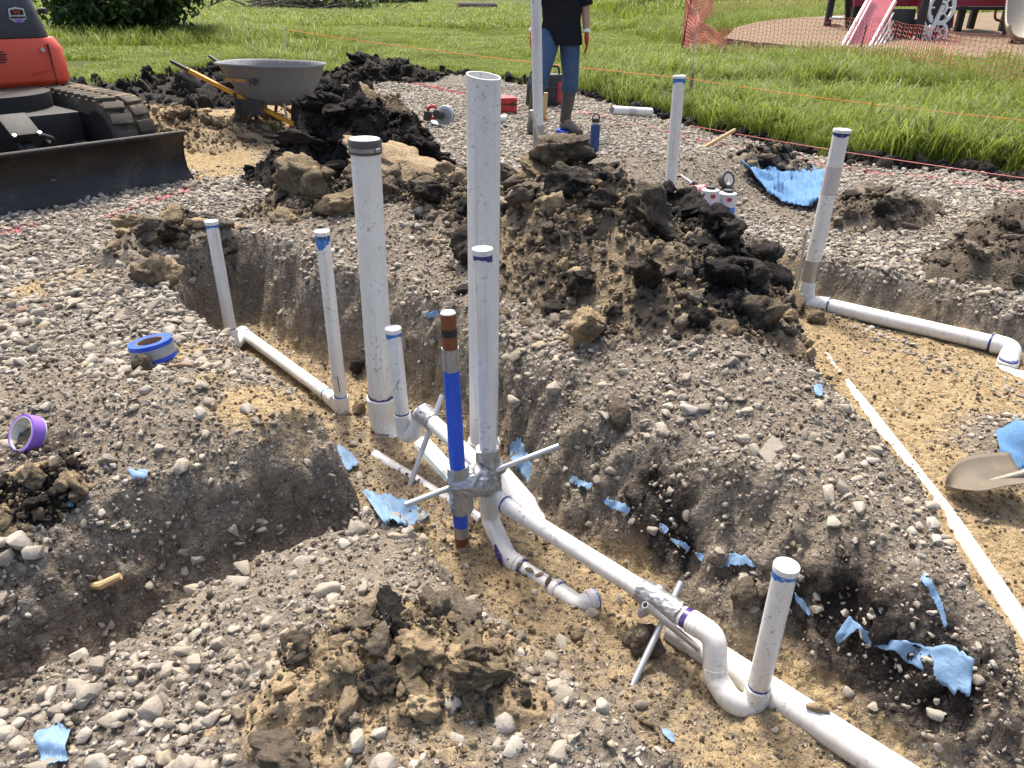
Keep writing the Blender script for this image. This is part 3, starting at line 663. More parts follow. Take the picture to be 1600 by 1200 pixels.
heap('spoil_heap', 'dark clods beside the purple ring at the left edge', None, [q(-40, 825), q(50, 795), q(110, 775)], [0.04, 0.045, 0.03], [0.13, 0.14, 0.11], ['clod_mix', 'clod_black', 'clod_tan'], 50, (0.022, 0.05), res=0.01, base=M['clod_mix'], seed=17, stuff=900)
heap('spoil_heap', 'brown clods at the head of the main trench', None, [q(205, 400), q(270, 372), q(330, 385)], [0.10, 0.12, 0.06], [0.2, 0.24, 0.2], ['clod_mix', 'clod_tan', 'clod_dirt'], 45, (0.035, 0.09), base=M['clod_dirt'], seed=18, stuff=800,
     big=[(*q(205, 365), 0.085, 'clod_mix', (1, 1, 1)), (*q(275, 352), 0.10, 'clod_mix', (1.3, 1, .7)), (-1.83, 3.72, 0.15, 'clod_mix', (1.1, .9, 1))])
# black sod thrown along the edge of the grass
r_ = np.random.default_rng(5); n = 1500; gx = r_.uniform(-5.5, 8, n); E_ = sorted(GRASS_EDGE); gy = np.interp(gx, [p[0] for p in E_], [p[1] for p in E_]) + r_.normal(0, 0.13, n) - 0.1
s = np.clip(r_.lognormal(math.log(0.035), 0.5, n), 0.01, 0.12); kx = (gx > 0.4) | (r_.random(n) < 0.35); gx, gy, s = gx[kx], gy[kx], s[kx]
tag(scatter('sod_clumps', np.stack([gx, gy, height(gx, gy) + s * 0.2], -1), r_.uniform(0, 6.28, (len(gx), 3)), s[:, None] * np.ones((1, 3)), r_.integers(0, 6, len(gx)), [variant('sod_variant', m) for m in CL['clod_black']], ground), kind='stuff')
n = 2600; pq = [xy(60, 165), xy(130, 142), xy(330, 106), xy(520, 121), xy(570, 140), xy(300, 172), xy(226, 168)]; gx = r_.uniform(-9, -1, n); gy = r_.uniform(8, 16, n); k = poly_sd(gx, gy, pq) < 0.1; gx, gy = gx[k], gy[k]
s = np.clip(r_.lognormal(math.log(0.045), 0.6, len(gx)), 0.015, 0.16)
tag(scatter('soil_lumps', np.stack([gx, gy, height(gx, gy) + s * 0.1], -1), r_.uniform(0, 6.28, (len(gx), 3)), s[:, None] * np.array([[1.3, 1.1, 0.7]]), r_.integers(0, 6, len(gx)), [variant('sod_variant', m) for m in CL['clod_black']], ground), kind='stuff')
# lumps lying on the trench floor and loose on the pad
for (u, v, zz, s, mk) in ((1275, 500, -.36, .06, 'clod_tan'), (1240, 470, -.3, .09, 'clod_tan'), (1215, 455, -.3, .1, 'clod_tan'), (560, 640, -.42, .05, 'clod_mix'), (970, 640, 0, .05, 'clod_dirt'), (228, 600, 0, .045, 'clod_mix'),
                          (1150, 990, -.42, .04, 'clod_dirt'), (1010, 1010, -.42, .06, 'clod_dirt'), (990, 1000, -.42, .035, 'clod_dirt'), (560, 580, -.42, .05, 'clod_mix'), (900, 990, -.42, .03, 'clod_tan')):
    p = P(u, v, zz); zq = hz(p.x, p.y); o = link('clod', CL[mk][int(u) % 6], None, ground); o.location = (p.x, p.y, zq + s * .3); o.scale = (s, s, s); o.rotation_euler = (u, v, u + v)
# ---------------------------------------------------------------- pipes
R2, R3, R4 = 0.0302, 0.0445, 0.0572       # outside radii of the 2, 3 and 4 inch pipe
def along_pt(a, b, t): return Vector(a).lerp(Vector(b), t)
def riser(u0, v0, u1, v1, Y): return PY(u1, v1, Y), PY(u0, v0, Y)        # bottom, top
def hubs(parent, a, d, r, ln=0.045, name='coupling', ring=None, k=1.17):
    """socket of a fitting: collar starting at a along d, with rounded lips and optional primer ring at its mouth"""
    d = Vector(d).normalized(); a = Vector(a); b = a + d * ln
    o = part(name, tube([a, a + d * 0.004, b - d * 0.004, b], [r * 1.02, r * k, r * k, r * 1.06], 28), M['pvc'], parent, True)
    if ring: part('primer_ring', tube([b - d * 0.001, b + d * 0.0065], [r * 1.035, r * 1.03], 28), M[ring], o, False)
    return o
def rough_ring(parent, a, d, r, ln, mat, seed=0, name='primer_smear'):
    """brushed-on band with an uneven edge"""
    d = Vector(d).normalized(); a = Vector(a); n = 36; rr_ = random.Random(seed); V, Fc = [], []
    u = d.orthogonal().normalized(); w = d.cross(u); ph = rr_.uniform(0, 6)
    for k in range(n):
        t = 2 * math.pi * k / n; q_ = (u * math.cos(t) + w * math.sin(t)) * r * 1.018
        e = ln * (0.72 + 0.3 * math.sin(2 * t + ph) + 0.25 * rr_.random()); V += [a + q_, a + q_ + d * e]
    for k in range(n): j = (k + 1) % n; Fc.append((2 * k, 2 * j, 2 * j + 1, 2 * k + 1))
    return part(name, (V, Fc), M[mat], parent, True)
def cap(parent, top, d, r, mat='cement_blue', seed=0):
    """white test cap with cement smeared below it"""
    d = Vector(d).normalized(); m = Vector((0, 0, 1)).rotation_difference(d).to_matrix().to_4x4(); m.translation = Vector(top)
    prof = [(r * 1.02, -0.014), (r * 1.10, -0.013), (r * 1.12, -0.002), (r * 1.08, 0.004), (r * 0.9, 0.0055), (r * 0.82, 0.003), (0.0, 0.003)]
    v, f = lathe(prof, 28); o = part('cap', ([m @ Vector(p) for p in v], f), M['pvc'], parent, True)
    rough_ring(parent, Vector(top) - d * 0.014, -d, r, 0.02, mat, seed, 'cement_band'); return o
def lettering(text, size, mat, name, parent, origin, xdir, ydir, depth=0.0004, wrap=None, bold=0.0):
    """raised print; with wrap=(centre, axis, radius) it is bent round a pipe"""
    cu = bpy.data.curves.new('text', 'FONT'); cu.body = text; cu.size = size; cu.extrude = 0.0; cu.offset = bold; cu.resolution_u = 2
    tmp = bpy.data.objects.new('text', cu); COL.objects.link(tmp); dg = bpy.context.evaluated_depsgraph_get(); dg.update()
    me = bpy.data.meshes.new_from_object(tmp.evaluated_get(dg)); COL.objects.unlink(tmp); bpy.data.objects.remove(tmp)
    X, Y = Vector(xdir).normalized(), Vector(ydir).normalized(); Z = X.cross(Y); o3 = Vector(origin)
    for v in me.vertices:
        if wrap:
            rad = wrap; a = v.co.y / rad; v.co = o3 + X * v.co.x + Y * (math.sin(a) * rad) + Z * ((math.cos(a) - 1) * rad + depth)
        else: v.co = o3 + X * v.co.x + Y * v.co.y + Z * depth
    o = link(name, me, M[mat], parent, True); return o

def faint_print(parent, start, d, side, rad, n, step, h, mat, seed):
    """worn, unreadable maker's print: short ink strokes along a pipe"""
    r = random.Random(seed); d, side = Vector(d).normalized(), Vector(side).normalized(); out = side.cross(d); V, Fc = [], []; pos = 0
    for k in range(n):
        if r.random() < .16: pos += step
        for (a0, a1, b0, b1) in ((0, .25, 0, 1), (.25, .7, r.choice((0, .8, .4)), 0), (.6, .85, r.choice((0, .3)), r.choice((.7, 1)))):
            if b1 == 0: b1 = b0 + .2
            q_ = len(V)
            for a, b in ((a0, b0), (a1, b0), (a1, b1), (a0, b1)):
                an = (b - .5) * h / rad; V.append(Vector(start) + d * (pos + a * step) + side * math.sin(an) * rad + out * ((math.cos(an)) * rad + .0006))
            Fc.append((q_, q_ + 1, q_ + 2, q_ + 3))
        pos += step
    return part('print', (V, Fc), M[mat], parent, True)
# --- riser R1, sloping pipe, riser R2 (far left)
b1, t1 = riser(330, 346, 361, 520, 3.74); b2, t2 = riser(503, 362, 533, 628, 3.16)
pa = P(380, 520, -0.345); pb = b2 + Vector((-0.035, 0.02, 0.0)); dirp = (pb - pa).normalized()
A = thing('drain_pipe', 'thin white drain run with two capped risers in the far left trench', 'pipe', (b1.x, b1.y, -0.42))
d1_ = (t1 - b1).normalized(); d2_ = (t2 - b2).normalized()
part('riser', tube([b1, t1], R2, 28), M['pvc'], A, True); cap(A, t1, d1_, R2, 'cement_blue', 1)
low = b1 - d1_ * 0.075; sw = fillet([b1 + d1_ * 0.012, low, low + (pa - low) * 0.35 + Vector((0, 0, -0.005)), pa + dirp * 0.02], 0.06)
part('elbow', tube(sw, R2 * 1.13, 28), M['pvc'], A, True)
hubs(A, b1 - d1_ * 0.02, d1_, R2, 0.045, ring='cement_navy'); hubs(A, pa - dirp * 0.02, dirp, R2, 0.05, ring='cement_navy')
part('pipe', tube([pa, pb], R2, 28), M['pvc'], A, True)
rough_ring(A, pb - dirp * 0.075, dirp, R2, 0.014, 'cement_blue', 4)
part('riser', tube([b2, t2], R2, 28), M['pvc'], A, True); cap(A, t2, d2_, R2, 'cement_blue', 2); rough_ring(A, t2 - d2_ * 0.016, -d2_, R2, 0.05, 'cement_blue', 9, 'cement_band')
part('tee', join(tube([b2 - d2_ * 0.115, b2 + d2_ * 0.03], R2 * 1.17, 28), tube(fillet([b2 - d2_ * 0.06, b2 - d2_ * 0.03 - dirp * 0.03, pb - dirp * 0.05], 0.03, 6), R2 * 1.15, 28)), M['pvc'], A, True)
part('pipe', tube([b2 - d2_ * 0.17, b2 - d2_ * 0.08], R2, 28), M['pvc'], A, True); rough_ring(A, b2 - d2_ * 0.118, -d2_, R2, 0.02, 'primer_purple', 3); rough_ring(A, b2 + d2_ * 0.03, d2_, R2, 0.012, 'cement_blue', 7)
faint_print(A, t2 - d2_ * 0.06 + Vector((0, 0, 0)), -d2_, Vector((-.8, .6, 0)) * -1, R2, 16, .016, .017, 'inkblue', 2); faint_print(A, t2 - d2_ * 0.40, -d2_, Vector((.8, -.6, 0)), R2, 38, .009, .009, 'inkblue', 3)
xq = b2 + d2_ * 0.12 + Vector((0, -R2 * 1.03, 0))
part('primer_drip', tube([xq + Vector((-.012, .004, .02)), xq + Vector((.004, 0, .028)), xq + Vector((.007, 0, -.035)), xq + Vector((.008, 0.001, -.05))], 0.0022, 8), M['primer_purple'], A, True)

# --- R3 four inch capped with a rubber cap
b3, t3 = riser(570, 222, 596, 622, 3.03); d3 = (t3 - b3).normalized()
B = thing('drain_riser', 'thick white riser with a grey banded rubber cap', 'pipe', (b3.x, b3.y, -0.44))
part('riser', tube([b3, t3], R4, 32), M['pvc'], B, True)
m = Vector((0, 0, 1)).rotation_difference(d3).to_matrix().to_4x4(); m.translation = t3
v, f = lathe([(R4 * 1.02, -0.042), (R4 * 1.12, -0.04), (R4 * 1.13, 0.004), (R4 * 1.05, 0.012), (0, 0.012)], 32); cp = part('rubber_cap', ([m @ Vector(p) for p in v], f), M['grey_rubber'], B, True)
v, f = lathe([(R4 * 1.0, 0.0125), (R4 * 1.0, 0.0135), (0, 0.0135)], 32); part('cap_face', ([m @ Vector(p) for p in v], f), M['white'], B, True)
part('hose_clamp', tube([t3 - d3 * 0.030, t3 - d3 * 0.016], R4 * 1.16, 32), M['steel'], B, True); part('clamp_screw', box(t3 - d3 * 0.022 + Vector((0.055, -0.045, 0)), (0.022, 0.012, 0.014), (0, 0, .7)), M['steel'], B, True, bevel=.002)
hubs(B, b3 - d3 * 0.045, d3, R4, 0.055, ring=None); rough_ring(B, b3 + d3 * 0.008, d3, R4 * 1.02, 0.02, 'primer_purple', 12)
e3 = P(640, 700, -0.45)
part('elbow', tube(fillet([b3, b3 - d3 * 0.12, b3 - d3 * 0.14 + (e3 - b3) * 0.4, e3 + (e3 - b3) * 0.35 + Vector((0, 0, -0.03))], 0.12, 10), R4 * 1.1, 32), M['pvc'], B, True)

# --- R5 the tall open pipe with a long sweep
b5, t5 = riser(755.5, 118, 756, 690, 2.68); d5 = (t5 - b5).normalized()
Cc = thing('drain_riser', 'tallest white pipe, open at its slanted top', 'pipe', (b5.x, b5.y, -0.45))
tp = tube([b5, t5], R4, 40, hollow=0.006)
vv = []
for p in tp[0]:
    p = Vector(p)
    if p.z > t5.z - 0.05: p = p + Vector((0, 0, 0.10 * (p.y - t5.y) - 0.12 * (p.x - t5.x)))
    vv.append(p)
part('riser', (vv, tp[1]), M['pvc'], Cc, True, angle=50)
hubs(Cc, b5 - d5 * 0.05, d5, R4, 0.05, ring='cement_navy')
e5 = P(822, 800, -0.43); part('sweep_elbow', tube(fillet([b5 + d5 * .01, b5 - d5 * 0.10, e5, e5 + (e5 - b5) * 0.5 + Vector((0, 0, -0.02))], 0.22, 10), R4 * 1.1, 32), M['pvc'], Cc, True)

# --- the glued run: R4 trap, upper pipe, R6, long pipe, R7 trap
b6, t6 = riser(754, 390, 765, 792, 2.31); d6 = (t6 - b6).normalized()
b4, t4 = riser(614, 514, 629, 652, 2.80); d4 = (t4 - b4).normalized()
b7, t7 = riser(1229, 885, 1184, 1078, 1.525); d7 = (t7 - b7).normalized()
D = thing('drain_pipe', 'long white pipe run with traps and three capped risers through the main trench', 'pipe', (b6.x, b6.y, -0.43))
part('riser', tube([b4, t4], R2, 28), M['pvc'], D, True); cap(D, t4, d4, R2, 'cement_blue', 21)
zt = -0.19
j6 = b6 + d6 * ((zt - b6.z) / d6.z); p2 = PY(662, 655, 2.735); p2.z = zt + 0.005
d2v = (j6 - p2).normalized()
hubs(D, b4 - d4 * 0.03, d4, R2, 0.05, ring='cement_navy')
sw = fillet([b4 + d4 * .01, b4 - d4 * 0.095, (b4 - d4 * 0.09).lerp(p2, 0.55) + Vector((0, 0, -0.045)), p2 - d2v * 0.045 + Vector((0, 0, -0.05)), p2 - d2v * 0.01 + Vector((0, 0, 0.0)), p2 + d2v * 0.05], 0.05, 8)
part('trap', tube(sw, R2 * 1.13, 28), M['pvc'], D, True); rough_ring(D, p2 - d2v * 0.03 + Vector((0, 0, -.03)), Vector((0.1, 0, 1)), R2 * 1.14, 0.016, 'primer_purple', 5)
part('pipe', tube([p2, j6], R2, 28), M['pvc'], D, True)
part('riser', tube([b6 - d6 * 0.0, t6], R2, 28), M['pvc'], D, True); cap(D, t6, d6, R2, 'cement_navy', 23)
j3 = b6 + d6 * 0.055                                             # tee for the long pipe
e7 = P(1082, 972, -0.262); d3v = (e7 - j3).normalized()
part('pipe', tube([j3 + d3v * 0.03, e7], R2, 28), M['pvc'], D, True)
part('tee', join(tube([b6 - d6 * 0.005, b6 + d6 * 0.12], R2 * 1.17, 28), tube(fillet([j3 + d6 * 0.02, j3 + d3v * 0.03, j3 + d3v * 0.085], 0.03), R2 * 1.17, 28)), M['pvc'], D, True)
part('primer_ring', tube([j3 + d3v * 0.083, j3 + d3v * 0.091], R2 * 1.05, 28), M['cement_navy'], D, True); part('primer_ring', tube([b6 - d6 * 0.012, b6 - d6 * 0.004], R2 * 1.06, 28), M['cement_navy'], D, True)
g0 = P(793, 872, -0.42); g1 = P(872, 922, -0.425); g2 = P(905, 945, -0.425); g3 = P(930, 935, -0.42)
part('elbow', tube(fillet([b6, b6 - d6 * 0.06, g0, g0.lerp(g1, 0.2)], 0.09, 10), R2 * 1.15, 28), M['pvc'], D, True)
hubs(D, b6 - d6 * 0.05, d6, R2, 0.04)
part('pipe', tube([g0, g1], R2 * .86, 28), M['pvc'], D, True)
for k_, f_ in enumerate((.12, .3, .42, .66, .8)): part('mud_splat', xf(lathe([(0, .006), (.008, .004), (.013 + .003 * (k_ % 3), -.004), (.010, -.01)], 9), g0.lerp(g1, f_) + Vector((-.008 + .006 * (k_ % 3), -.014 + .01 * (k_ % 2), R2 * .76)), (.4, .2 * k_, k_), (1.5, .8, .8)), M['clod_tan'], D, True)
part('elbow', tube(fillet([g1 - (g1 - g0) * .1, g2, g3], 0.03), R2 * 1.0, 28), M['pvc'], D, True)
hubs(D, g0.lerp(g1, 0.2), g1 - g0, R2, 0.02, ring='cement_navy'); hubs(D, g0.lerp(g1, 0.92), g1 - g0, R2, 0.02, ring='cement_navy'); hubs(D, g2.lerp(g3, 0.5), g3 - g2, R2, 0.03, ring='cement_blue')
part('primer_smear', tube([g0 + Vector((-.045, -.012, .07)), g0 + Vector((-.03, -.028, .03)), g0 + Vector((-.018, -.034, -.005))], [0.004, 0.011, 0.003], 10), M['primer_purple'], D, True)
# trap at the near end
hubs(D, e7 - d3v * 0.01, d3v, R2, 0.04); part('primer_ring', tube([e7 - d3v * 0.028, e7 - d3v * 0.008], R2 * 1.035, 28), M['primer_purple'], D, True)
k1 = e7 + d3v * 0.075; k2 = P(1118, 1058, -0.37); k3 = P(1142, 1098, -0.405); k4 = b7 - d7 * 0.075
part('elbow', tube(fillet([e7 + d3v * 0.02, k1, k1.lerp(k2, 0.6), k2], 0.05, 10), R2 * 1.14, 28), M['pvc'], D, True)
part('trap', tube(fillet([k2 + (k1 - k2) * 0.25, k2, k3, k4, b7 + d7 * 0.01], 0.05, 8), R2 * 1.15, 28), M['pvc'], D, True)
hubs(D, k2 + (k1 - k2) * 0.02, (k1 - k2), R2, 0.03, ring='cement_navy'); hubs(D, b7 - d7 * 0.028, d7, R2, 0.045, ring='cement_navy')
part('riser', tube([b7, t7], R2, 28), M['pvc'], D, True); cap(D, t7, d7, R2, 'cement_blue', 31)
# main under it
m0 = P(1000, 975, -0.43); m1_ = P(1215, 1085, -0.40); dm = (P(1410, 1212, -0.40) - m1_).normalized()
E_p = thing('main_drain', 'thick white main lying under the trap in the near trench', 'pipe', (m1_.x, m1_.y, -0.45))
part('pipe', tube([m1_ - dm * 0.36 + Vector((0, 0, -.012)), m1_ + dm * 1.1], R3, 32), M['pvc'], E_p, True)
part('mud_smear', tube([m1_ + dm * 0.085 + Vector((-.01, -.012, R3 * .93)), m1_ + dm * 0.11 + Vector((.004, 0, R3 * .97)), m1_ + dm * 0.14 + Vector((.01, .01, R3 * .93))], [.006, .016, .005], 10), M['clod_tan'], E_p, True)
# half-buried pipes
def buried(label, pts, r, seed):
    t = thing('buried_pipe', label, 'pipe', pts[0]); part('pipe', tube(pts, r, 24), M['pvc'], t, True); return t
q0 = P(585, 706, -0.42); q1 = P(752, 818, -0.44)
def floor_pts(a, b, r, s_a, s_b=None):
    """straight pipe with its top s_a / s_b above the sand at its two ends"""
    s_b = s_a if s_b is None else s_b
    za, zb = (float(np.median(height(p.x + rng.normal(0, .05, 40), p.y + rng.normal(0, .05, 40), False))) for p in (a, b))
    return [Vector((a.x, a.y, za - r + s_a)), Vector((b.x, b.y, zb - r + s_b))]
buried('thin white pipe half buried in the sand beside the blue sleeved pipe', floor_pts(q0, q1, R2 * .8, 0.016), R2 * .8, 1)
q2 = P(660, 690, -0.42); q3 = P(712, 752, -0.42)
bp = buried('white pipe with teal print half buried behind the blue sleeved pipe', floor_pts(q2, q3, R3, 0.04), R3, 2)
pz = floor_pts(q2, q3, R3, 0.04); dq = (pz[1] - pz[0]).normalized(); faint_print(bp, pz[0] + dq * 0.04, dq, Vector((0.55, 0.45, 0.70)), R3, 15, .024, .026, 'inkteal', 5)
lettering_line = part('print_line', tube([pz[0] + dq * .03 + Vector((-.028, -.024, R3 * .60)), pz[1] + Vector((-.028, -.024, R3 * .60))], .0012, 6), M['inkteal'], bp, True)
s0, s1, s2 = P(1290, 553, -0.365), P(1480, 795, -0.365), P(1640, 1035, -0.34)
buried('long thin white pipe half buried in the sandy pit floor', floor_pts(s0, s1, R2, 0.001, 0.007) + floor_pts(s1, s2, R2, 0.009, 0.042)[1:], R2, 3)

# --- R8 right riser, tee, pipe, trap
b8, t8 = riser(1316, 203, 1259, 462, 4.5); d8 = (t8 - b8).normalized()
Fp = thing('drain_pipe', 'white capped riser with a level branch pipe along the right pit wall', 'pipe', (b8.x, b8.y, -0.40))
part('riser', tube([b8, t8], R3, 32), M['pvc'], Fp, True); cap(Fp, t8, d8, R3, 'cement_navy', 41)
e8 = P(1553, 537, -0.315); d8v = (e8 - (b8 - d8 * 0.03)).normalized(); jj = b8 - d8 * 0.03
part('tee', join(tube([b8 - d8 * 0.14, b8 + d8 * 0.02], R3 * 1.15, 30), tube(fillet([b8 - d8 * 0.09, jj - d8 * 0.01 + d8v * 0.06, jj + d8v * 0.15], 0.06), R3 * 1.15, 30)), M['pvc'], Fp, True)
part('primer_ring', tube([jj + d8v * 0.148, jj + d8v * 0.158], R3 * 1.05, 28), M['cement_navy'], Fp, True); part('primer_ring', tube([b8 - d8 * 0.15, b8 - d8 * 0.138], R3 * 1.06, 28), M['cement_navy'], Fp, True)
part('pipe', tube([b8 - d8 * 0.25, b8 - d8 * 0.1], R3, 30), M['pvc'], Fp, True); part('pipe', tube([jj + d8v * 0.1, e8], R3, 30), M['pvc'], Fp, True)
f1_, f2_, f3_ = P(1572, 550, -0.33), P(1568, 585, -0.40), P(1625, 600, -0.385)
part('elbow', tube(fillet([e8, e8 + d8v * 0.09, f2_.lerp(e8 + d8v * .09, .35)], 0.07, 10), R3 * 1.14, 30), M['pvc'], Fp, True)
part('trap', tube(fillet([f2_.lerp(e8 + d8v * .09, .45), f2_ + Vector((0, 0, -.015)), f3_], 0.07, 10), R3 * 1.15, 30), M['pvc'], Fp, True)
hubs(Fp, e8 - d8v * .01, d8v, R3, 0.04, ring=None); part('primer_ring', tube([e8 - d8v * .022, e8 - d8v * .01], R3 * 1.05, 28), M['cement_navy'], Fp, True); hubs(Fp, f2_.lerp(e8 + d8v * .09, .3), Vector((0, 0, 1)), R3, 0.035, ring='cement_navy')
lab = t8 - d8 * 0.2; part('paper_label', tube([lab, lab - d8 * 0.16], R3 * 1.012, 28, caps=False), mat_plain('printed_label', (0.55, 0.50, 0.46), 0.6, 0, 0.9, (0.25, 0.2, 0.2), 40), Fp, True)
tapeb = b8 + d8 * 0.10; part('tape_band', tube([tapeb, tapeb + d8 * 0.13], R3 * 1.06, 28), M['duct'], Fp, True)
o = part('conduit_stake', tube([b8 + Vector((-0.06, 0.03, -0.2)), b8 + d8 * 0.42 + Vector((-0.075, 0.0, 0))], 0.010, 12), M['galv']); tag(o, 'short galvanised stake taped to the right riser', 'conduit')
# --- R9, R10 far risers
b9, t9 = riser(1062, 119, 1042, 345, 5.75); d9 = (t9 - b9).normalized()
G9 = thing('drain_riser', 'white blue-capped riser behind the dark end of the spoil heap', 'pipe', (b9.x, b9.y, b9.z - .2)); part('riser', tube([b9 - d9 * .25, t9], R3 * .92, 30), M['pvc'], G9, True); cap(G9, t9, d9, R3 * .92, 'cement_blue', 51); rough_ring(G9, t9 - d9 * 0.014, -d9, R3 * .93, 0.035, 'cement_blue', 52, 'cement_band')
b10, _t = riser(837, 0, 842, 252, 6.75); t10 = PY(835.5, -95, 6.75); d10 = (t10 - b10).normalized()
GA = thing('drain_riser', 'tall white pipe standing in front of the person, taped to a stake', 'pipe', (b10.x, b10.y, hz(b10.x, b10.y)))
part('riser', tube([b10, t10], R3 * .95, 30, hollow=.005), M['pvc'], GA, True); part('tape_band', tube([b10 + d10 * .0, b10 + d10 * .3], [R3 * 1.1, R3 * 1.04], 28), M['duct'], GA, True)
o = part('conduit_stake', tube([PY(852, 250, 6.66), PY(830, 172, 6.6)], 0.013, 12), M['galv']); tag(o, 'leaning galvanised stake taped to the pipe before the person', 'conduit')

# --- copper riser in a blue sleeve
cb, ct = P(722, 852, -0.43), None
Yb = cb.y; ct = PY(700, 489, Yb - 0.0); dc = (ct - cb).normalized(); Lc = (ct - cb).length
K = thing('water_riser', 'copper water pipe in a bright blue sleeve, capped white', 'pipe', cb)
part('copper_pipe', tube([cb - dc * .05, ct], 0.0245, 26), M['copper'], K, True); part('cap', tube([ct, ct + dc * .004], [0.0235, 0.021], 26), M['white'], K, True)
part('blue_sleeve', tube([cb + dc * Lc * (1 - (825 - 489) / (852 - 489.)), ct - dc * Lc * 0.20], 0.0268, 26), M['bluetape'], K, True)
part('tape_band', tube([ct - dc * Lc * 0.215, ct - dc * Lc * 0.13], 0.0275, 26), M['duct'], K, True); part('tape_band', tube([cb + dc * Lc * 0.05, cb + dc * Lc * 0.10], 0.0272, 26), M['duct'], K, True)
part('solder_band', tube([ct - dc * .075, ct - dc * .05], 0.0252, 26), M['rubber'], K, True)

# --- conduit stakes and tape knots
def conduit(label, a, b, r=0.0105):
    t = part('conduit_stake', tube([a, b], r, 16, hollow=0.002), M['galv']); return tag(t, label, 'conduit', None)
a_, z_ = PY(633, 789, Yb - 0.07), PY(872, 697, 2.40)
conduit('galvanised conduit lying level across the central tape knot', a_, z_)
conduit('galvanised stake leaning behind the blue sleeved pipe', P(638, 765, -0.43), PY(691, 617, 2.78), 0.011)
conduit('galvanised stake slanting across the near pipe trap', P(987, 1073, -0.43), PY(1064, 910, 1.83), 0.010)
conduit('short galvanised conduit with its open end facing out under the near tape', PY(1008, 945, 1.62), P(1102, 1022, -0.42), 0.010)
def crumple(name, label, centre, rad, squash, seed, stretch=(0, 0, 0), mat='duct'):
    """wad of wrapped tape: folded, creased skin"""
    bm = bmesh.new(); bmesh.ops.create_icosphere(bm, subdivisions=5, radius=1.0); off = Vector((seed * 3.1, seed, -seed)); s_ = Vector(stretch)
    for v in bm.verts:
        p = v.co.copy(); a = mnoise.noise(p * 1.6 + off); f_ = abs(mnoise.noise(Vector((p.x * 2.2, p.y * 2.2, p.z * 6)) - off)); g_ = abs(mnoise.noise(Vector((p.x * 7, p.y * 2, p.z * 5)) + off))
        k_ = 1 + 0.22 * a - 0.20 * f_ - 0.10 * g_; v.co = Vector((p.x * squash[0], p.y * squash[1], p.z * squash[2])) * rad * k_ + s_ * (p.x * abs(p.x))
    me = bpy.data.meshes.new('mesh'); bm.to_mesh(me); bm.free(); me.shade_smooth(); o = link(name, me, M[mat]); o.location = centre; tag(o, label, 'tape'); return o
def wrap(name, a, b, r0, r1, seed, parent=None, amp=0.10, n=64, m=36, taper=False):
    """tape wound round a pipe: overlapping turns, slanting creases and a ragged rim"""
    a, b = Vector(a), Vector(b); d = (b - a).normalized(); u = d.orthogonal().normalized(); w = d.cross(u); L = (b - a).length; V, Fc = [], []
    for i in range(m + 1):
        t = i / m
        for k in range(n):
            an = 2 * math.pi * k / n; c = Vector((math.cos(an), math.sin(an), 0)); q_ = Vector((c.x * 1.4, c.y * 1.4, t * 3.2 + 0.6 * c.x + seed))
            f1 = abs(mnoise.noise(q_ * 1.7)); f2 = abs(mnoise.noise(Vector((q_.x * 2, q_.y * 2, q_.z * 4 + 9)))); turn = (t * 3 + an / 6.283) % 1.0
            r = (r0 + (r1 - r0) * t) * (1 + amp * (0.35 - f1) + amp * 0.6 * (0.3 - f2) + 0.03 * turn) * ((0.12 + 0.88 * max(0, math.sin(math.pi * t)) ** 0.45) if taper else 1)
            tt = t + (0.05 * mnoise.noise(Vector((c.x * 2, c.y * 2, seed + 5.0)))) * (1 if i in (0, m) else 0)
            V.append(a + d * L * tt + (u * c.x + w * c.y) * r)
    for i in range(m):
        for k in range(n): k2 = (k + 1) % n; Fc.append((i * n + k, i * n + k2, (i + 1) * n + k2, (i + 1) * n + k))
    Fc.append(tuple(range(n))[::-1]); Fc.append(tuple(range(m * n, m * n + n)))
    return part(name, (V, Fc), M['duct'], parent, parent is not None, angle=60)
k6, kb = PY(763, 745, 2.31), PY(718, 752, Yb)
kc = (k6 + kb) / 2
tw = thing('tape_wrap', 'silver tape knot binding the blue pipe, riser and conduit', 'tape', kc)
wrap('tape_band', PY(722, 796, Yb), PY(715, 728, Yb), 0.040, 0.034, 3, tw, 0.14); wrap('tape_band', PY(766, 768, 2.31), PY(761, 700, 2.31), 0.041, 0.040, 7, tw, 0.16)
av = (k6 - kb); hs_ = Vector((0, -0.012, 0)); wrap('tape_bridge', kb - av * 0.25 + hs_ + Vector((0, 0, -.012)), k6 + av * 0.28 + hs_ + Vector((0, 0, .012)), 0.052, 0.054, 11, tw, 0.34, taper=True)
wrap('tape_bridge', kb - av * 0.12 + hs_ + Vector((0, -.01, -.05)), k6 + av * 0.55 + Vector((0.01, 0, .05)), 0.028, 0.034, 17, tw, 0.3, taper=True)
tw2 = thing('tape_wrap', 'silver tape wound round the upper pipe and leaning stake', 'tape', p2); wrap('tape_band', p2 + d2v * 0.0, p2 + d2v * 0.085, 0.041, 0.034, 21, tw2, 0.14)
tw3 = thing('tape_wrap', 'silver tape wound round the near pipe and its stakes', 'tape', e7); wrap('tape_band', j3.lerp(e7, 0.79), j3.lerp(e7, 0.955), 0.0355, 0.036, 31, tw3, 0.15)
sk = j3.lerp(e7, 0.85); wrap('tape_fold', sk + Vector((-.05, -.03, -.045)), sk + Vector((.02, .02, .035)), 0.018, 0.026, 37, tw3, 0.3, taper=True)
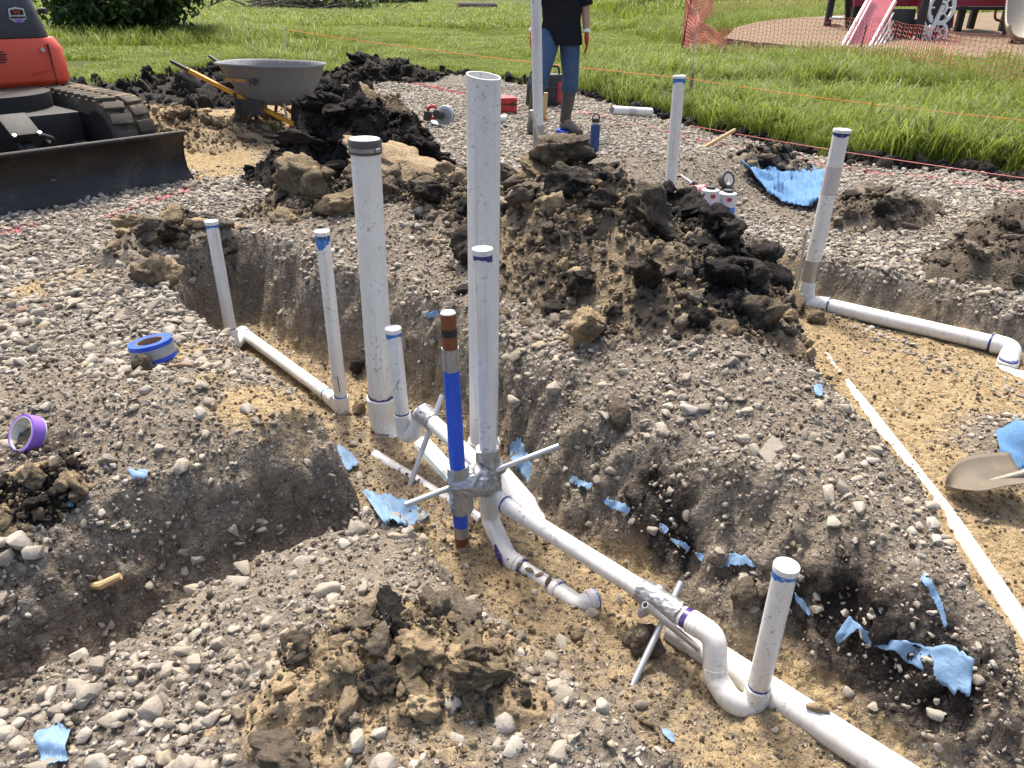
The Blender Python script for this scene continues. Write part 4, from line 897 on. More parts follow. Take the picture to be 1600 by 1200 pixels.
# ---------------------------------------------------------------- blue sheet remnants
def sheet(label, outline, seed, bend=0.02, name='plastic_scrap', mat='barrier', thick=0.0012, sub=5):
    """torn piece of plastic sheet spanned over 3-D outline points (first = hub), ragged edge and folds"""
    r = random.Random(seed); pts = [Vector(p) for p in outline]; edge = []
    n = len(pts)
    for i in range(n):
        a, b = pts[i], pts[(i + 1) % n]
        for k in range(sub):
            t = k / sub; p = a.lerp(b, t); 
            if k: p += Vector((r.gauss(0, 1), r.gauss(0, 1), r.gauss(0, .6))) * (b - a).length * 0.035
            edge.append(p)
    c = sum(pts, Vector()) / n; V, Fc = [c], []; rings = 5; m = len(edge)
    for j in range(1, rings + 1):
        for i, e in enumerate(edge):
            p = c.lerp(e, j / rings); f = mnoise.noise(p * 16 + Vector((seed, 0, 0))) * bend + mnoise.noise(p * 45 + Vector((seed, 3, 0))) * bend * .35
            V.append(p + Vector((0.2 * f, -0.3 * f, f)))
    for i in range(m): Fc.append((0, 1 + i, 1 + (i + 1) % m))
    for j in range(rings - 1):
        for i in range(m):
            a = 1 + j * m; k = (i + 1) % m; Fc.append((a + i, a + m + i, a + m + k, a + k))
    me = mesh((V, Fc)); o = link(name, me, M[mat]); s_ = o.modifiers.new('thickness', 'SOLIDIFY'); s_.thickness = thick; o.location = (0, 0, 0)
    tag(o, label, 'plastic sheet' if mat == 'barrier' else 'cloth'); return o
def gp(u, v, lift=0.006, steps=60):
    """point where the pixel's line of sight meets the built ground"""
    r = _ray(u, v); o = np.array([0, 0, CAM_H]); d = np.array(r); t = np.geomspace(0.9, 30, 1400); q_ = o + t[:, None] * d
    hh_ = height(q_[:, 0], q_[:, 1]); k = np.argmax(q_[:, 2] < hh_ + lift); return Vector(q_[k])
def gpv(U, V_, lift=0.0):
    """many pixels at once: where their lines of sight meet the ground"""
    U = np.asarray(U, float).ravel(); V_ = np.asarray(V_, float).ravel()
    c = np.stack([(U - 800) / FPX, (V_ - 600) / FPX, np.ones_like(U)], -1); d = np.stack([c @ _rt, c @ _fw, -(c @ _dn)], -1); o = np.array([0, 0, CAM_H])
    ta, tb = (0.45 - CAM_H) / d[:, 2], (-0.55 - CAM_H) / d[:, 2]; lo = ta.copy(); hi = tb.copy(); done = np.zeros(len(U), bool)
    for k in range(1, 49):
        t0, t1_ = ta + (tb - ta) * (k - 1) / 48, ta + (tb - ta) * k / 48
        q_ = o + t1_[:, None] * d; h_ = q_[:, 2] < height(q_[:, 0], q_[:, 1], False) + lift; n_ = h_ & ~done; lo = np.where(n_, t0, lo); hi = np.where(n_, t1_, hi); done |= h_
    for _ in range(8):
        m_ = (lo + hi) / 2; q_ = o + m_[:, None] * d; h_ = q_[:, 2] < height(q_[:, 0], q_[:, 1], False) + lift; hi = np.where(h_, m_, hi); lo = np.where(h_, lo, m_)
    return o + hi[:, None] * d
def drape(label, top, bot, seed, lift=0.012, fold=0.012, name='plastic_scrap', mat='barrier', cat='plastic sheet', nu=40, nv=9, rag=0.22, thick=0.001):
    """torn sheet lying on the ground between two edges given in the photograph; ragged rims, limp folds"""
    n_ = lambda pts: (np.interp(np.linspace(0, len(pts) - 1, nu), np.arange(len(pts)), [p_[0] for p_ in pts]), np.interp(np.linspace(0, len(pts) - 1, nu), np.arange(len(pts)), [p_[1] for p_ in pts]))
    (tu, tv), (bu, bv) = n_(top), n_(bot); k = np.arange(nu); r0 = fbm(k * .37 + seed * 9.1, k * 0 + 1.7, 1, 4, .7, s=2) * rag; r1 = fbm(k * .41 + seed * 5.3, k * 0 + 6.2, 1, 4, .7, s=6) * rag
    f_ = np.linspace(0, 1, nv)[None, :]; a_ = r0[:, None]; b_ = 1 + r1[:, None]; ff = a_ + (b_ - a_) * f_
    U = tu[:, None] + (bu - tu)[:, None] * ff; V_ = tv[:, None] + (bv - tv)[:, None] * ff
    pw = gpv(U, V_); ku = np.repeat(np.arange(nu), nv); kv_ = np.tile(np.arange(nv), nu); L = np.abs(fbm(pw[:, 0], pw[:, 1], 9, 2, .4, s=seed)) * fold * 1.6 + np.abs(vnoise(pw[:, 0] * 22, pw[:, 1] * 22, seed)) * min(fold, .012) * .8
    if mat == 'rag': L = np.abs(fbm(pw[:, 0] * 1.0 + pw[:, 1] * .4, pw[:, 1] * .35, 6, 3, .5, s=seed)) * fold * 1.5
    pw = pw + np.stack([-.25 * L, -.45 * L, L + lift], -1); Fc = np.array([(i * nv + j, i * nv + j + 1, (i + 1) * nv + j + 1, (i + 1) * nv + j) for i in range(nu - 1) for j in range(nv - 1)], np.int32)
    o_ = link(name, np_mesh(pw, Fc), M[mat]); m_ = o_.modifiers.new('thickness', 'SOLIDIFY'); m_.thickness = thick; return tag(o_, label, cat)
drape('torn blue sheet hanging at the near end of the trench wall', [(1300, 1012), (1322, 975), (1345, 1002), (1390, 1014), (1440, 1026), (1478, 1020), (1512, 1050)], [(1306, 1018), (1335, 1000), (1345, 1018), (1388, 1034), (1435, 1062), (1475, 1098), (1506, 1106)], 3, fold=.025, lift=.03, rag=.12)
drape('blue sheet strip showing between near riser and gravel', [(1086, 872), (1110, 866), (1145, 872), (1184, 884)], [(1092, 882), (1118, 891), (1150, 893), (1180, 892)], 4)
drape('blue sheet scrap on the trench wall above the long pipe', [(940, 784), (962, 788), (986, 800)], [(944, 794), (960, 803), (980, 810)], 5)
drape('small blue sheet scrap right of the wall scrap above the pipe', [(1003, 816), (1025, 819), (1045, 832)], [(1008, 822), (1024, 830), (1040, 840)], 6)
drape('blue sheet slit above the near sheet strip', [(1046, 846), (1060, 850), (1078, 862)], [(1050, 852), (1062, 860), (1074, 869)], 26, nu=24)
drape('blue sheet tatter beside the conduit end on the trench wall', [(884, 742), (902, 754), (926, 760)], [(888, 764), (900, 764), (922, 770)], 7)
drape('blue sheet flap hanging behind the right end of the conduit', [(797, 700), (812, 690), (822, 708), (832, 732)], [(798, 724), (810, 738), (820, 752), (829, 766)], 8, rag=.12)
drape('blue sheet corner under the left end of the conduit', [(566, 770), (595, 776), (640, 788), (674, 810)], [(604, 828), (612, 818), (640, 829), (668, 818)], 9, fold=.02, rag=.08)
drape('blue sheet scrap on the bank left of the small buried pipe', [(520, 706), (534, 701), (552, 714)], [(530, 728), (545, 740), (563, 728)], 10, rag=.1)
drape('bright blue sheet scrap in the bottom left corner', [(76, 1150), (98, 1138), (119, 1150)], [(66, 1196), (90, 1204), (110, 1196)], 11, fold=.03, rag=.08)
drape('tiny pale blue scrap on the left bank by the clods', [(98, 782), (112, 780)], [(104, 798), (119, 798)], 12, nu=14)
drape('small blue scrap on the left bank below the purple ring', [(204, 742), (236, 740)], [(210, 754), (232, 756)], 13, nu=18)
drape('narrow blue strip on the ridge slope beside the sandy pit', [(1440, 902), (1454, 918), (1468, 944), (1476, 985)], [(1434, 914), (1448, 928), (1462, 956), (1472, 990)], 14)
drape('tiny blue scrap on the ridge beside the far end of the long strip pipe', [(1270, 608), (1284, 610)], [(1272, 622), (1284, 624)], 15, nu=14)
drape('thin blue sliver behind the near capped riser', [(1240, 932), (1256, 946), (1266, 966)], [(1242, 944), (1252, 956), (1262, 970)], 16, nu=20)
drape('tiny blue scrap at the near lip of the foreground gravel', [(1032, 1140), (1052, 1150)], [(1036, 1154), (1054, 1166)], 17, nu=16)
drape('blue fleck on the spoil slope behind the copper pipe', [(664, 494), (684, 488)], [(668, 502), (686, 497)], 27, nu=14)
drape('crumpled blue cloth by the shovel at the right edge', [(1550, 688), (1580, 672), (1625, 684)], [(1560, 725), (1590, 748), (1625, 740)], 18, lift=.03, fold=.05, name='rag', mat='rag', cat='cloth', rag=.05)
drape('blue cloth spread over the dark mound', [(1156, 268), (1190, 264), (1225, 260), (1255, 270), (1290, 276)], [(1176, 286), (1196, 308), (1222, 324), (1256, 331), (1280, 326)], 19, lift=.03, fold=.06, name='rag', mat='rag', cat='cloth', nu=70, nv=24, rag=.035)

# ---------------------------------------------------------------- loose small things
def on(u, v): p = gp(u, v, 0.0); return p
def ring_obj(name, label, cat, loc, ro, ri, h, mat, rot, inner=None):
    t = thing(name, label, cat, loc, rot=rot)
    part('roll' if cat == 'tape' else 'band', lathe([(ri, 0), (ro, 0), (ro, h), (ri, h)], 40, True), M[mat], t, angle=40, bevel=0)
    if inner: part('core', lathe([(ri * 0.93, 0.001), (ri * 1.002, 0.001), (ri * 1.002, h - 0.001), (ri * 0.93, h - 0.001)], 40, True), M[inner], t, angle=40)
    return t
p = on(243, 560); t = ring_obj('tape_roll', 'roll of blue tape lying by the trench edge', 'tape', p + Vector((0, 0, 0.0)), 0.083, 0.052, 0.075, 'bluetape', (-0.10, -0.12, 0.3), 'oldwood')
part('wrapper', tube([(0, 0, .018), (0, 0, .058)], 0.0838, 40, caps=False), mat_plain('grey_film', (0.33, 0.34, 0.35), 0.35, 0.2, 0.2), t)
p = on(48, 690); t = ring_obj('coupling_ring', 'purple painted white pipe ring on the left bank', 'pipe offcut', p + Vector((0.0, 0.02, 0.012)), 0.062, 0.0535, 0.04, 'purple', (0.95, 0.0, -0.55))
part('cut_face', lathe([(0.0525, -0.004), (0.0605, -0.004), (0.0605, 0.001), (0.0525, 0.001)], 40, True), M['pvc'], t); part('inner_face', lathe([(0.0515, 0), (0.0534, 0), (0.0534, .0405), (0.0515, .0405)], 40, True), M['pvc'], t)
p = on(1130, 292); ring_obj('tape_roll', 'grey tape roll standing on edge near the cans', 'tape', p + Vector((0, 0, 0.05)), 0.062, 0.045, 0.05, 'grey_rubber', (1.2, 0.1, 0.5), 'white')
p = on(880, 208); ring_obj('tape_roll', 'small blue tape roll by the standing boot', 'tape', p, 0.07, 0.045, 0.035, 'bluetape', (0.1, 0.1, 0))
def can(label, u, v, band):
    p = on(u, v); t = thing('primer_can', label, 'can', p, rz=random.uniform(-.4, .4)); t.scale = (1.28, 1.28, 1.28)
    part('body', lathe([(.046, 0), (.0495, .003), (.0495, .118), (.047, .122), (.030, .128), (.028, .128), (.028, .122), (0, .122)], 30), mat_plain('tin_' + band, (0.55, 0.53, 0.56), 0.4, 0.3, 0.2, (0.3, 0.2, 0.2), 30), t, angle=30)
    lb = part('label_band', tube([(0, 0, .012), (0, 0, .05)], .0502, 30, caps=False), M[band], t); part('label_band', tube([(0, 0, .05), (0, 0, .112)], .0502, 30, caps=False), mat_plain('paper_' + band, (0.62, 0.60, 0.62), 0.5, 0, 0.9, (0.25, 0.22, 0.4), 45), t)
    part('red_mark', tube([(0, 0, .085), (0, 0, .105)], .0506, 30, caps=False)if False else xf(prism([(-.012, 0), (.014, 0), (.014, .02), (-.012, .02)], .002), (.012, -.0505, .085), (0, 0, .23)), M['red'], t)
    part('screw_cap', lathe([(.027, .124), (.027, .138), (.025, .14), (0, .14)], 24), M['black'], t)
can('purple labelled primer can, left of the pair', 1106, 330, 'purple'); can('blue and white cement can, right of the pair', 1133, 335, 'cement_blue')
p = on(1092, 308); t = thing('primer_can', 'pink and white can lying behind the two upright cans', 'can', p + Vector((0, 0, .045)), rot=(1.35, 0.2, 0.9)); part('body', lathe([(0, -.06), (.045, -.06), (.047, -.055), (.047, .05), (.03, .06), (0, .06)], 28), mat_plain('pink_label', (0.6, 0.2, 0.22), .45, 0, .4, (.6, .55, .55), 25), t)
part('screw_cap', lathe([(.024, .06), (.024, .075), (0, .075)], 20), M['white'], t)
p0, p1 = on(1062, 283), on(1084, 296); o = thing('brush', 'white handled daubing brush on the dirt by the cans', 'brush', p0); part('handle', tube([p0 + Vector((0, 0, .05)), p1 + Vector((-.02, 0, .05))], [.005, .008], 10), M['white'], o, True); part('bristles', tube([p1 + Vector((-.02, 0, .05)), p1 + Vector((.02, -.01, .04))], [.016, .02], 12), M['black'], o, True)
# mallet
a, b = on(993, 296), on(1020, 304); t = thing('mallet', 'rubber mallet with a yellow handle lying on the dirt', 'mallet', a)
part('handle', tube([a + Vector((0, 0, .03)), a.lerp(b, .4) + Vector((0, 0, .034)), b + Vector((0, 0, .035))], [.017, .014, .011], 14), mat_plain('yellow_handle', (0.55, 0.36, 0.09), .5, 0, .3), t, True)
hd = (b - a).cross(Vector((0, 0, 1))).normalized(); c0 = b + Vector((0, 0, .04)); part('head', tube([c0 - hd * .055, c0 - hd * .05, c0 + hd * .05, c0 + hd * .055], [.028, .034, .034, .028], 20), M['grey_rubber'], t, True)
a, b = on(1103, 229), on(1148, 203); dv = (b - a); a2 = on(1100, 231); b2_ = PY(1148, 203, a2.y + .05)
o = part('wooden_shaft', tube([a2 - (b2_ - a2) * .15, a2, b2_, b2_ + (b2_ - a2).normalized() * .012], [.021, .021, .018, .01], 16), M['wood']); tag(o, 'wooden tool handle sticking out of the dirt mound', 'handle')
# hatchet lying beside the tumbler
a, b = on(868, 246), on(898, 240); t = thing('hatchet', 'steel hammer with dark head lying on the gravel beside the black cup', 'hammer', a); part('handle', tube([a + Vector((0, 0, .03)), b + Vector((0, 0, .035))], .014, 12), M['galv'], t, True); c0 = b + Vector((.03, 0, .04)); part('head', tube([c0 + Vector((0, -.06, 0)), c0 + Vector((0, -.03, .0)), c0, c0 + Vector((0, .05, -.01))], [.018, .026, .03, .012], 14), M['rubber'], t, True)
# drinking vessels
p = on(928, 238); t = thing('water_bottle', 'tall navy water bottle with a loop lid on the gravel', 'bottle', p)
part('body', lathe([(0, 0), (.041, 0), (.044, .004), (.044, .235), (.040, .25), (.03, .256), (0, .256)], 30), mat_plain('navy_coat', (0.02, 0.05, 0.16), .35, .1, .15), t); part('collar', lathe([(.031, .255), (.031, .275), (0, .275)], 26), M['galv'], t)
ld = part('lid', lathe([(.034, .272), (.036, .276), (.036, .302), (.033, .306), (0, .306)], 26), M['black'], t); part('loop', tube([(math.cos(k / 12 * math.pi) * .033, 0, .30 + math.sin(k / 12 * math.pi) * .045) for k in range(13)], .006, 8), M['rubber'], ld)
p = on(858, 250); t = thing('tumbler', 'black tapered tumbler with a clear lid beside the white pipe', 'cup', p); part('body', lathe([(0, 0), (.032, 0), (.035, .01), (.043, .17), (0, .17)], 28), M['black'], t); part('lid', lathe([(.0435, .168), (.045, .172), (.045, .188), (.04, .193), (0, .193)], 28), mat_plain('clear_lid', (.5, .48, .45), .2, 0, .1), t)
part('emblem', prism([(-.014, 0), (.014, 0), (.005, .018), (0, .01), (-.004, .022)], .001), M['white'], t).location = (0, -.0372, .05)
# white pipe offcuts
a, b = on(955, 180), on(1016, 183); a.z += .055; b.z += .055; t = thing('pipe_offcut', 'short white pipe offcut lying on the far gravel', 'pipe offcut', a); part('pipe', tube([a, b], .057, 30, hollow=.006), M['pvc'], t, True); part('paper_label', tube([a.lerp(b, .38), a.lerp(b, .58)], .0578, 30, caps=False), mat_plain('label_paper2', (.5, .47, .45), .6, 0, .8, (.3, .25, .25), 40), t, True)
a, b = PY(490, 190, 7.2), PY(590, 172, 7.6); t = thing('pipe_offcut', 'white pipe length lying behind the black soil heap', 'pipe offcut', a); part('pipe', tube([a, b], .06, 30, hollow=.006), M['pvc'], t, True)
p = on(786, 192); t = thing('pipe_fitting', 'small white pipe fitting on the gravel by the red toolbox', 'fitting', p); part('body', tube([p + Vector((-.04, 0, .04)), p + Vector((.03, .02, .04))], [.04, .045], 20, hollow=.005), M['pvc'], t, True)
# wooden block
p = on(848, 188); t = thing('wood_block', 'upright pine offcut standing on the gravel behind the white pipe', 'wood block', p); part('board', box((0, 0, .15), (.085, .04, .30), (0.03, .04, .2)), M['wood'], t, bevel=.003); part('paint_mark', box((.002, -.001, .012), (.09, .045, .03), (0.03, .04, .2)), mat_plain('orange_paint', (.7, .17, .05), .6), t)
# red hard case
p = on(783, 178); t = thing('tool_case', 'red plastic tool case behind the tall pipe', 'tool case', p + Vector((.02, .1, 0)), rz=.25)
part('lower_shell', box((0, 0, .055), (.30, .22, .10)), M['red'], t, bevel=.02); part('upper_shell', box((0, 0, .145), (.30, .22, .075)), M['red'], t, bevel=.02); part('seam', box((0, 0, .107), (.302, .222, .008)), M['black'], t)
for s_ in (-1, 1): part('latch', box((.09 * s_, -.112, .11), (.035, .014, .05)), M['black'], t, bevel=.003)
part('rib', box((0, -.112, .04), (.2, .01, .02)), M['red'], t, bevel=.003)
# tool bag
p = on(868, 172); t = thing('tool_bag', 'red and black open tool bag behind the person', 'bag', p + Vector((-.08, .35, 0)), rz=.15)
part('body', loft([((0, 0, 0), .27, .15), ((0, 0, .03), .29, .16), ((0, 0, .24), .28, .15), ((0, 0, .36), .25, .12), ((0, 0, .38), .24, .11)], 32), M['black'], t)
for s_ in (-.16, .16): part('red_panel', xf(prism([(-.085, .06), (.085, .06), (.07, .3), (-.07, .3)], .02), (s_, -.142, 0), (-.06, 0, s_ * .8)), M['red'], t, bevel=.006)
part('pocket', box((0, -.165, .14), (.16, .04, .2)), M['rubber'], t, bevel=.012)
part('flap', xf(prism([(-.2, 0), (.05, 0), (.0, .12), (-.12, .13)], .015), (-.05, .06, .36), (.2, 0, 0)), M['black'], t, bevel=.004)
part('handle', tube(fillet([(-.13, 0, .36), (-.12, 0, .47), (.12, 0, .47), (.13, 0, .36)], .04), .013, 10), M['rubber'], t)
# circular saw
p = on(690, 197); t = thing('circular_saw', 'grey circular saw with a red body tipped on the gravel', 'saw', p + Vector((0, 0, .01)), rz=-.35)
part('base_plate', box((0, 0, .012), (.28, .15, .006), (0, .12, 0)), M['galv'], t, bevel=.002)
g = part('blade_guard', xf(lathe([(0, -.022), (.095, -.022), (.1, -.018), (.1, .018), (.095, .022), (0, .022)], 30), (.03, .03, .1), (1.3, 0, .1)), M['galv'], t, angle=30); part('blade', xf(lathe([(0, -.002), (.088, -.002), (.088, .002), (0, .002)], 30), (.03, .0, .085), (1.3, 0, .1)), M['steel'], t)
part('motor', xf(lathe([(0, 0), (.045, 0), (.05, .01), (.05, .10), (.04, .12), (0, .12)], 24), (.0, -.03, .11), (1.35, 0, .1)), M['black'], t); part('handle', tube(fillet([(-.02, -.02, .12), (-.07, -.02, .2), (-.15, -.02, .17), (-.14, -.02, .07), (-.06, -.02, .07)], .03), .017, 12), M['red'], t)
part('battery', box((-.15, -.02, .09), (.07, .075, .1), (0, .2, 0)), M['black'], t, bevel=.008); part('depth_arm', tube([(.12, .03, .02), (.14, .03, .12)], .007, 8), M['steel'], t)
# shovel
S = thing('shovel', 'muddy steel shovel lying at the right edge on the pit floor', 'shovel', gp(1530, 760, 0.0))
tip, nk = gp(1478, 768, .015), gp(1598, 742, .10); dsh = (nk - tip).normalized(); lat = dsh.cross(Vector((0, 0, 1))).normalized(); upv = lat.cross(dsh); Lb = (nk - tip).length; V, Fc = [], []
nu, nv = 17, 15
for i in range(nu):
    t_ = i / (nu - 1); wd = 0.118 * (math.sin(min(t_ * 2.1, 1) * math.pi / 2) ** .75) * (1 - .12 * t_)
    for j in range(nv):
        s_ = -1 + 2 * j / (nv - 1); V.append(tip + dsh * (Lb * t_) + lat * wd * s_ + upv * (0.035 * s_ * s_ + .02 * math.sin(t_ * 3.1) - .03 * max(0, .35 - abs(s_)) * (t_ > .45)))
Fc = [(i * nv + j, i * nv + j + 1, (i + 1) * nv + j + 1, (i + 1) * nv + j) for i in range(nu - 1) for j in range(nv - 1)]
o = part('blade', (V, Fc), mat_plain('muddy_steel', (.13, .105, .072), .6, .1, .9, (.20, .14, .08), 14), S, True); sm = o.modifiers.new('thickness', 'SOLIDIFY'); sm.thickness = .003
part('socket', tube([nk - dsh * .12 + upv * .0, nk, nk + dsh * .16 + upv * .05], [.012, .02, .022], 16), mat_plain('socket_steel', (.2, .18, .15), .5, .5, .6), S, True); part('handle', tube([nk + dsh * .14 + upv * .045, nk + dsh * 1.1 + upv * .16], [.019, .018], 16), M['oldwood'], S, True)
p = gp(1205, 712, 0.0); o = part('slate_chip', xf(prism([(-.06, -.03), (.05, -.035), (.065, .03), (-.03, .035)], .008, 'z'), p + Vector((0, 0, .012)), (.3, -.3, .9)), M['stone']); tag(o, 'flat grey shard lying on the ridge gravel', 'stone chip')
p = gp(165, 912, 0.0); o = part('root_piece', tube([p + Vector((-.05, -.01, 0)), p + Vector((0, -.02, .012)), p + Vector((.05, 0, .03))], [.008, .013, .011], 10), M['wood']); tag(o, 'pale root stub poking out of the side trench wall', 'root')
p = gp(285, 577, 0.0); o = part('wood_splinter', tube([p + Vector((-.06, 0, .01)), p + Vector((0, 0, .018)), p + Vector((.07, .01, .012))], [.004, .012, .004], 8), M['oldwood']); tag(o, 'brown wood splinter below the blue tape roll', 'wood scrap')
# ---------------------------------------------------------------- mini excavator
def paint(name, col, dirt=0.35, rough=0.35): return mat_plain(name, col, rough, 0, dirt, (0.17, 0.13, 0.09), 6, 0.5, 0.06, 0.08)
M['ex_red'] = paint('orange_red_paint', (0.62, 0.060, 0.022), 0.18); M['ex_dark'] = paint('charcoal_paint', (0.030, 0.032, 0.036), 0.2); M['ex_black'] = mat_plain('grimy_black', (0.014, 0.013, 0.012), 0.6, 0.1, 0.5, (0.06, 0.045, 0.03), 7)
M['blade'] = mat_plain('scuffed_black_steel', (0.028, 0.026, 0.024), 0.42, 0.45, 0.6, (0.11, 0.085, 0.06), 5, 0.5, 0.3, 0.2); M['track'] = mat_plain('muddy_track_rubber', (0.085, 0.072, 0.055), 0.85, 0, 1.0, (0.34, 0.25, 0.15), 5, 0.3, 0.2, 0.3)
EX = thing('mini_excavator', 'orange red mini excavator with black dozer blade at the left edge', 'excavator', (-3.03, 5.32, 0.0), rz=math.atan2(.765, .644))
W_ = 0.84
def blade_prof(off):
    pr = [(-.035 + off, .0), (-.01 + off, .045), (.028 + off, .10), (.045 + off, .18), (.03 + off, .27), (-.005 + off, .335), (-.03 + off, .36)]
    return pr
pf = blade_prof(0); pb_ = blade_prof(.022)
o = part('blade', prism(pf + pb_[::-1], 2 * W_, 'x'), M['blade'], EX, bevel=.004)
part('cutting_edge', xf(prism([(-.045, -.004), (-.036, .0), (-.014, .05), (-.022, .052)], 2 * W_ + .004, 'x'), (0, -.004, 0)), M['blade'], o, bevel=.001)
part('top_lip', tube([(-W_, -.018, .362), (W_, -.018, .362)], .016, 10), M['blade'], o)
for s_ in (-1, 1):
    part('end_plate', xf(prism(pf + [(.10, .30), (.11, .06), (.04, 0)], .02, 'x'), (s_ * (W_ - .008), 0, 0)), M['blade'], o, bevel=.003)
    part('push_arm', box((.33 * s_, .46, .20), (.09, .70, .12), (.12, 0, 0)), M['ex_black'], EX, bevel=.012)
part('lift_cylinder', tube([(-.12, .10, .16), (-.12, .52, .40)], .055, 20), M['ex_dark'], EX); part('cylinder_rod', tube([(-.12, .05, .13), (-.12, .14, .185)], .03, 16), M['galv'], EX)
part('hose_guard', box((-.12, .42, .45), (.19, .24, .07), (.5, 0, 0)), M['ex_black'], EX, bevel=.012)
for s_ in (-.08, .08): part('bolt', tube([(-.12 + s_, .30, .415), (-.12 + s_, .29, .43)], .014, 6), M['galv'], EX)
part('hydraulic_hose', tube(fillet([(-.05, .45, .40), (.05, .32, .38), (.10, .5, .30), (.12, .8, .32)], .06), .016, 10), M['rubber'], EX)
part('chassis', box((0, 1.25, .36), (.8, 1.2, .26)), M['ex_black'], EX, bevel=.03); part('slew_ring', tube([(0, 1.25, .48), (0, 1.25, .60)], .42, 32), M['ex_black'], EX)
for s_ in (-1, 1):
    cx = .61 * s_; R0 = .27; y0, y1 = .52, 2.15; TH = R0 * 2 + .03; lp = []
    for k in range(15): a = math.pi / 2 + math.pi * k / 14; lp.append((y0 + R0 * math.cos(a), .295 + R0 * math.sin(a)))
    for k in range(15): a = -math.pi / 2 + math.pi * k / 14; lp.append((y1 + R0 * math.cos(a), .295 + R0 * math.sin(a)))
    tr = part('track', xf(prism(lp, .30, 'x'), (cx, 0, 0)), M['track'], EX, bevel=.012)
    per = []
    L1 = y1 - y0; tot = 2 * L1 + 2 * math.pi * R0; n_l = 42
    for k in range(n_l):
        d = k / n_l * tot
        if d < L1: c, a = (y0 + d, .295 + R0), math.pi / 2
        elif d < L1 + math.pi * R0: a = math.pi / 2 - (d - L1) / R0; c = (y1 + R0 * math.cos(a), .295 + R0 * math.sin(a))
        elif d < 2 * L1 + math.pi * R0: c, a = (y1 - (d - L1 - math.pi * R0), .295 - R0), -math.pi / 2
        else: a = -math.pi / 2 - (d - 2 * L1 - math.pi * R0) / R0; c = (y0 + R0 * math.cos(a), .295 + R0 * math.sin(a))
        for h_ in (-1, 1):
            if a == -math.pi / 2: continue
            lg_ = box((0, 0, 0), (.145, .085, .03)); lg_ = xf(lg_, (cx + h_ * .078, c[0] + math.cos(a) * .012 + (.03 * h_ * math.sin(a)), c[1] + math.sin(a) * .012 - .03 * h_ * math.cos(a)), (a - math.pi / 2, 0, .32 * h_))
            part('lug', lg_, M['track'], tr, bevel=.011, seg=2)
    part('side_frame', xf(prism([(y0, .12), (y1, .12), (y1 + .12, .3), (y1, .46), (y0, .46), (y0 - .12, .3)], .31, 'x'), (cx, 0, 0)), M['ex_black'], EX)
    part('idler', xf(lathe([(0, -.16), (.2, -.16), (.2, .16), (0, .16)], 28), (cx, y0, .295), (0, math.pi / 2, 0)), M['ex_black'], EX)
# upper structure: counterweight with rounded corners, charcoal shell, cab
def rrect(x0, x1, y0, y1, r, n=6):
    o_ = []
    for cx_, cy_, a0 in ((x1 - r, y0 + r, -90), (x1 - r, y1 - r, 0), (x0 + r, y1 - r, 90), (x0 + r, y0 + r, 180)):
        for k in range(n + 1): a = math.radians(a0 + 90 * k / n); o_.append((cx_ + r * math.cos(a), cy_ + r * math.sin(a)))
    return o_
def slab(rects, zs):
    n_ = len(rects[0]); V = [(a, b, z) for rc, z in zip(rects, zs) for a, b in rc]; Fc = [tuple(range(n_))[::-1], tuple(range((len(zs) - 1) * n_, len(zs) * n_))]
    for j in range(len(zs) - 1):
        for k in range(n_): Fc.append((j * n_ + k, j * n_ + (k + 1) % n_, (j + 1) * n_ + (k + 1) % n_, (j + 1) * n_ + k))
    return V, Fc
yf = 1.43
hood = part('counterweight', slab([rrect(-.72, .70, yf + .04, yf + 1.3, .14), rrect(-.76, .74, yf, yf + 1.34, .16), rrect(-.76, .74, yf + .015, yf + 1.34, .16), rrect(-.73, .70, yf + .05, yf + 1.3, .15)], [.575, .63, .86, .945]), M['ex_red'], EX, bevel=.012)
part('underplate', box((0, yf + .65, .555), (1.3, 1.2, .04)), M['ex_black'], EX)
for k in range(5): part('vent_slot', box((.21 + .012 * (k % 2), yf - .001 + .003 * k, .86 - .019 * k), (.085 - .008 * abs(k - 2), .008, .008)), M['black'], hood)
part('panel_groove', box((.58, yf + .012, .745), (.004, .03, .32)), M['ex_dark'], hood)
part('recess_step', xf(prism([(.40, .69), (.56, .71), (.555, .72), (.41, .70)], .012), (0, yf, 0)), M['ex_red'], hood, bevel=.002)
for xb in (-.02, .53): part('bolt', tube([(xb, yf - .004, .86), (xb, yf + .01, .86)], .016, 14), M['galv'], hood)
lbm = mat_plain('white_sticker', (.66, .66, .66), .45, 0, .1)
part('label_plate', box((.04, yf - .002, .775), (.13, .004, .05)), lbm, hood); part('label_plate', box((.045, yf - .002, .71), (.15, .004, .07)), lbm, hood); part('label_band', box((.04, yf - .005, .765), (.11, .003, .012)), M['inkblack'], hood); part('label_code', box((.10, yf - .005, .71), (.03, .003, .04)), M['inkblack'], hood)
sh = part('side_shell', slab([rrect(-.70, .655, yf + .05, yf + 1.25, .12), rrect(-.70, .62, yf + .07, yf + 1.2, .12), rrect(-.70, .60, yf + .09, yf + 1.2, .12)], [.947, 1.12, 1.25]), M['ex_dark'], EX, bevel=.01)
part('mirror_knob', tube([(.60, yf + .06, 1.14), (.64, yf + .03, 1.14)], .022, 14), M['black'], EX)
sx, sz = .43, 1.105
em = part('emblem_shield', xf(prism([(-.055, .05), (0, .062), (.055, .05), (.06, -.02), (0, -.062), (-.06, -.02)], .006), (sx, yf + .062, sz), (.09, 0, 0)), lbm, sh)
part('emblem_face', xf(prism([(-.046, .042), (0, .05), (.046, .042), (.046, .006), (-.046, .006)], .004), (sx, yf + .056, sz), (.09, 0, 0)), M['inkblack'], em); part('emblem_band', xf(prism([(-.055, -.004), (.055, -.004), (.055, -.018), (-.055, -.018)], .004), (sx, yf + .058, sz), (.09, 0, 0)), M['inkblack'], em)
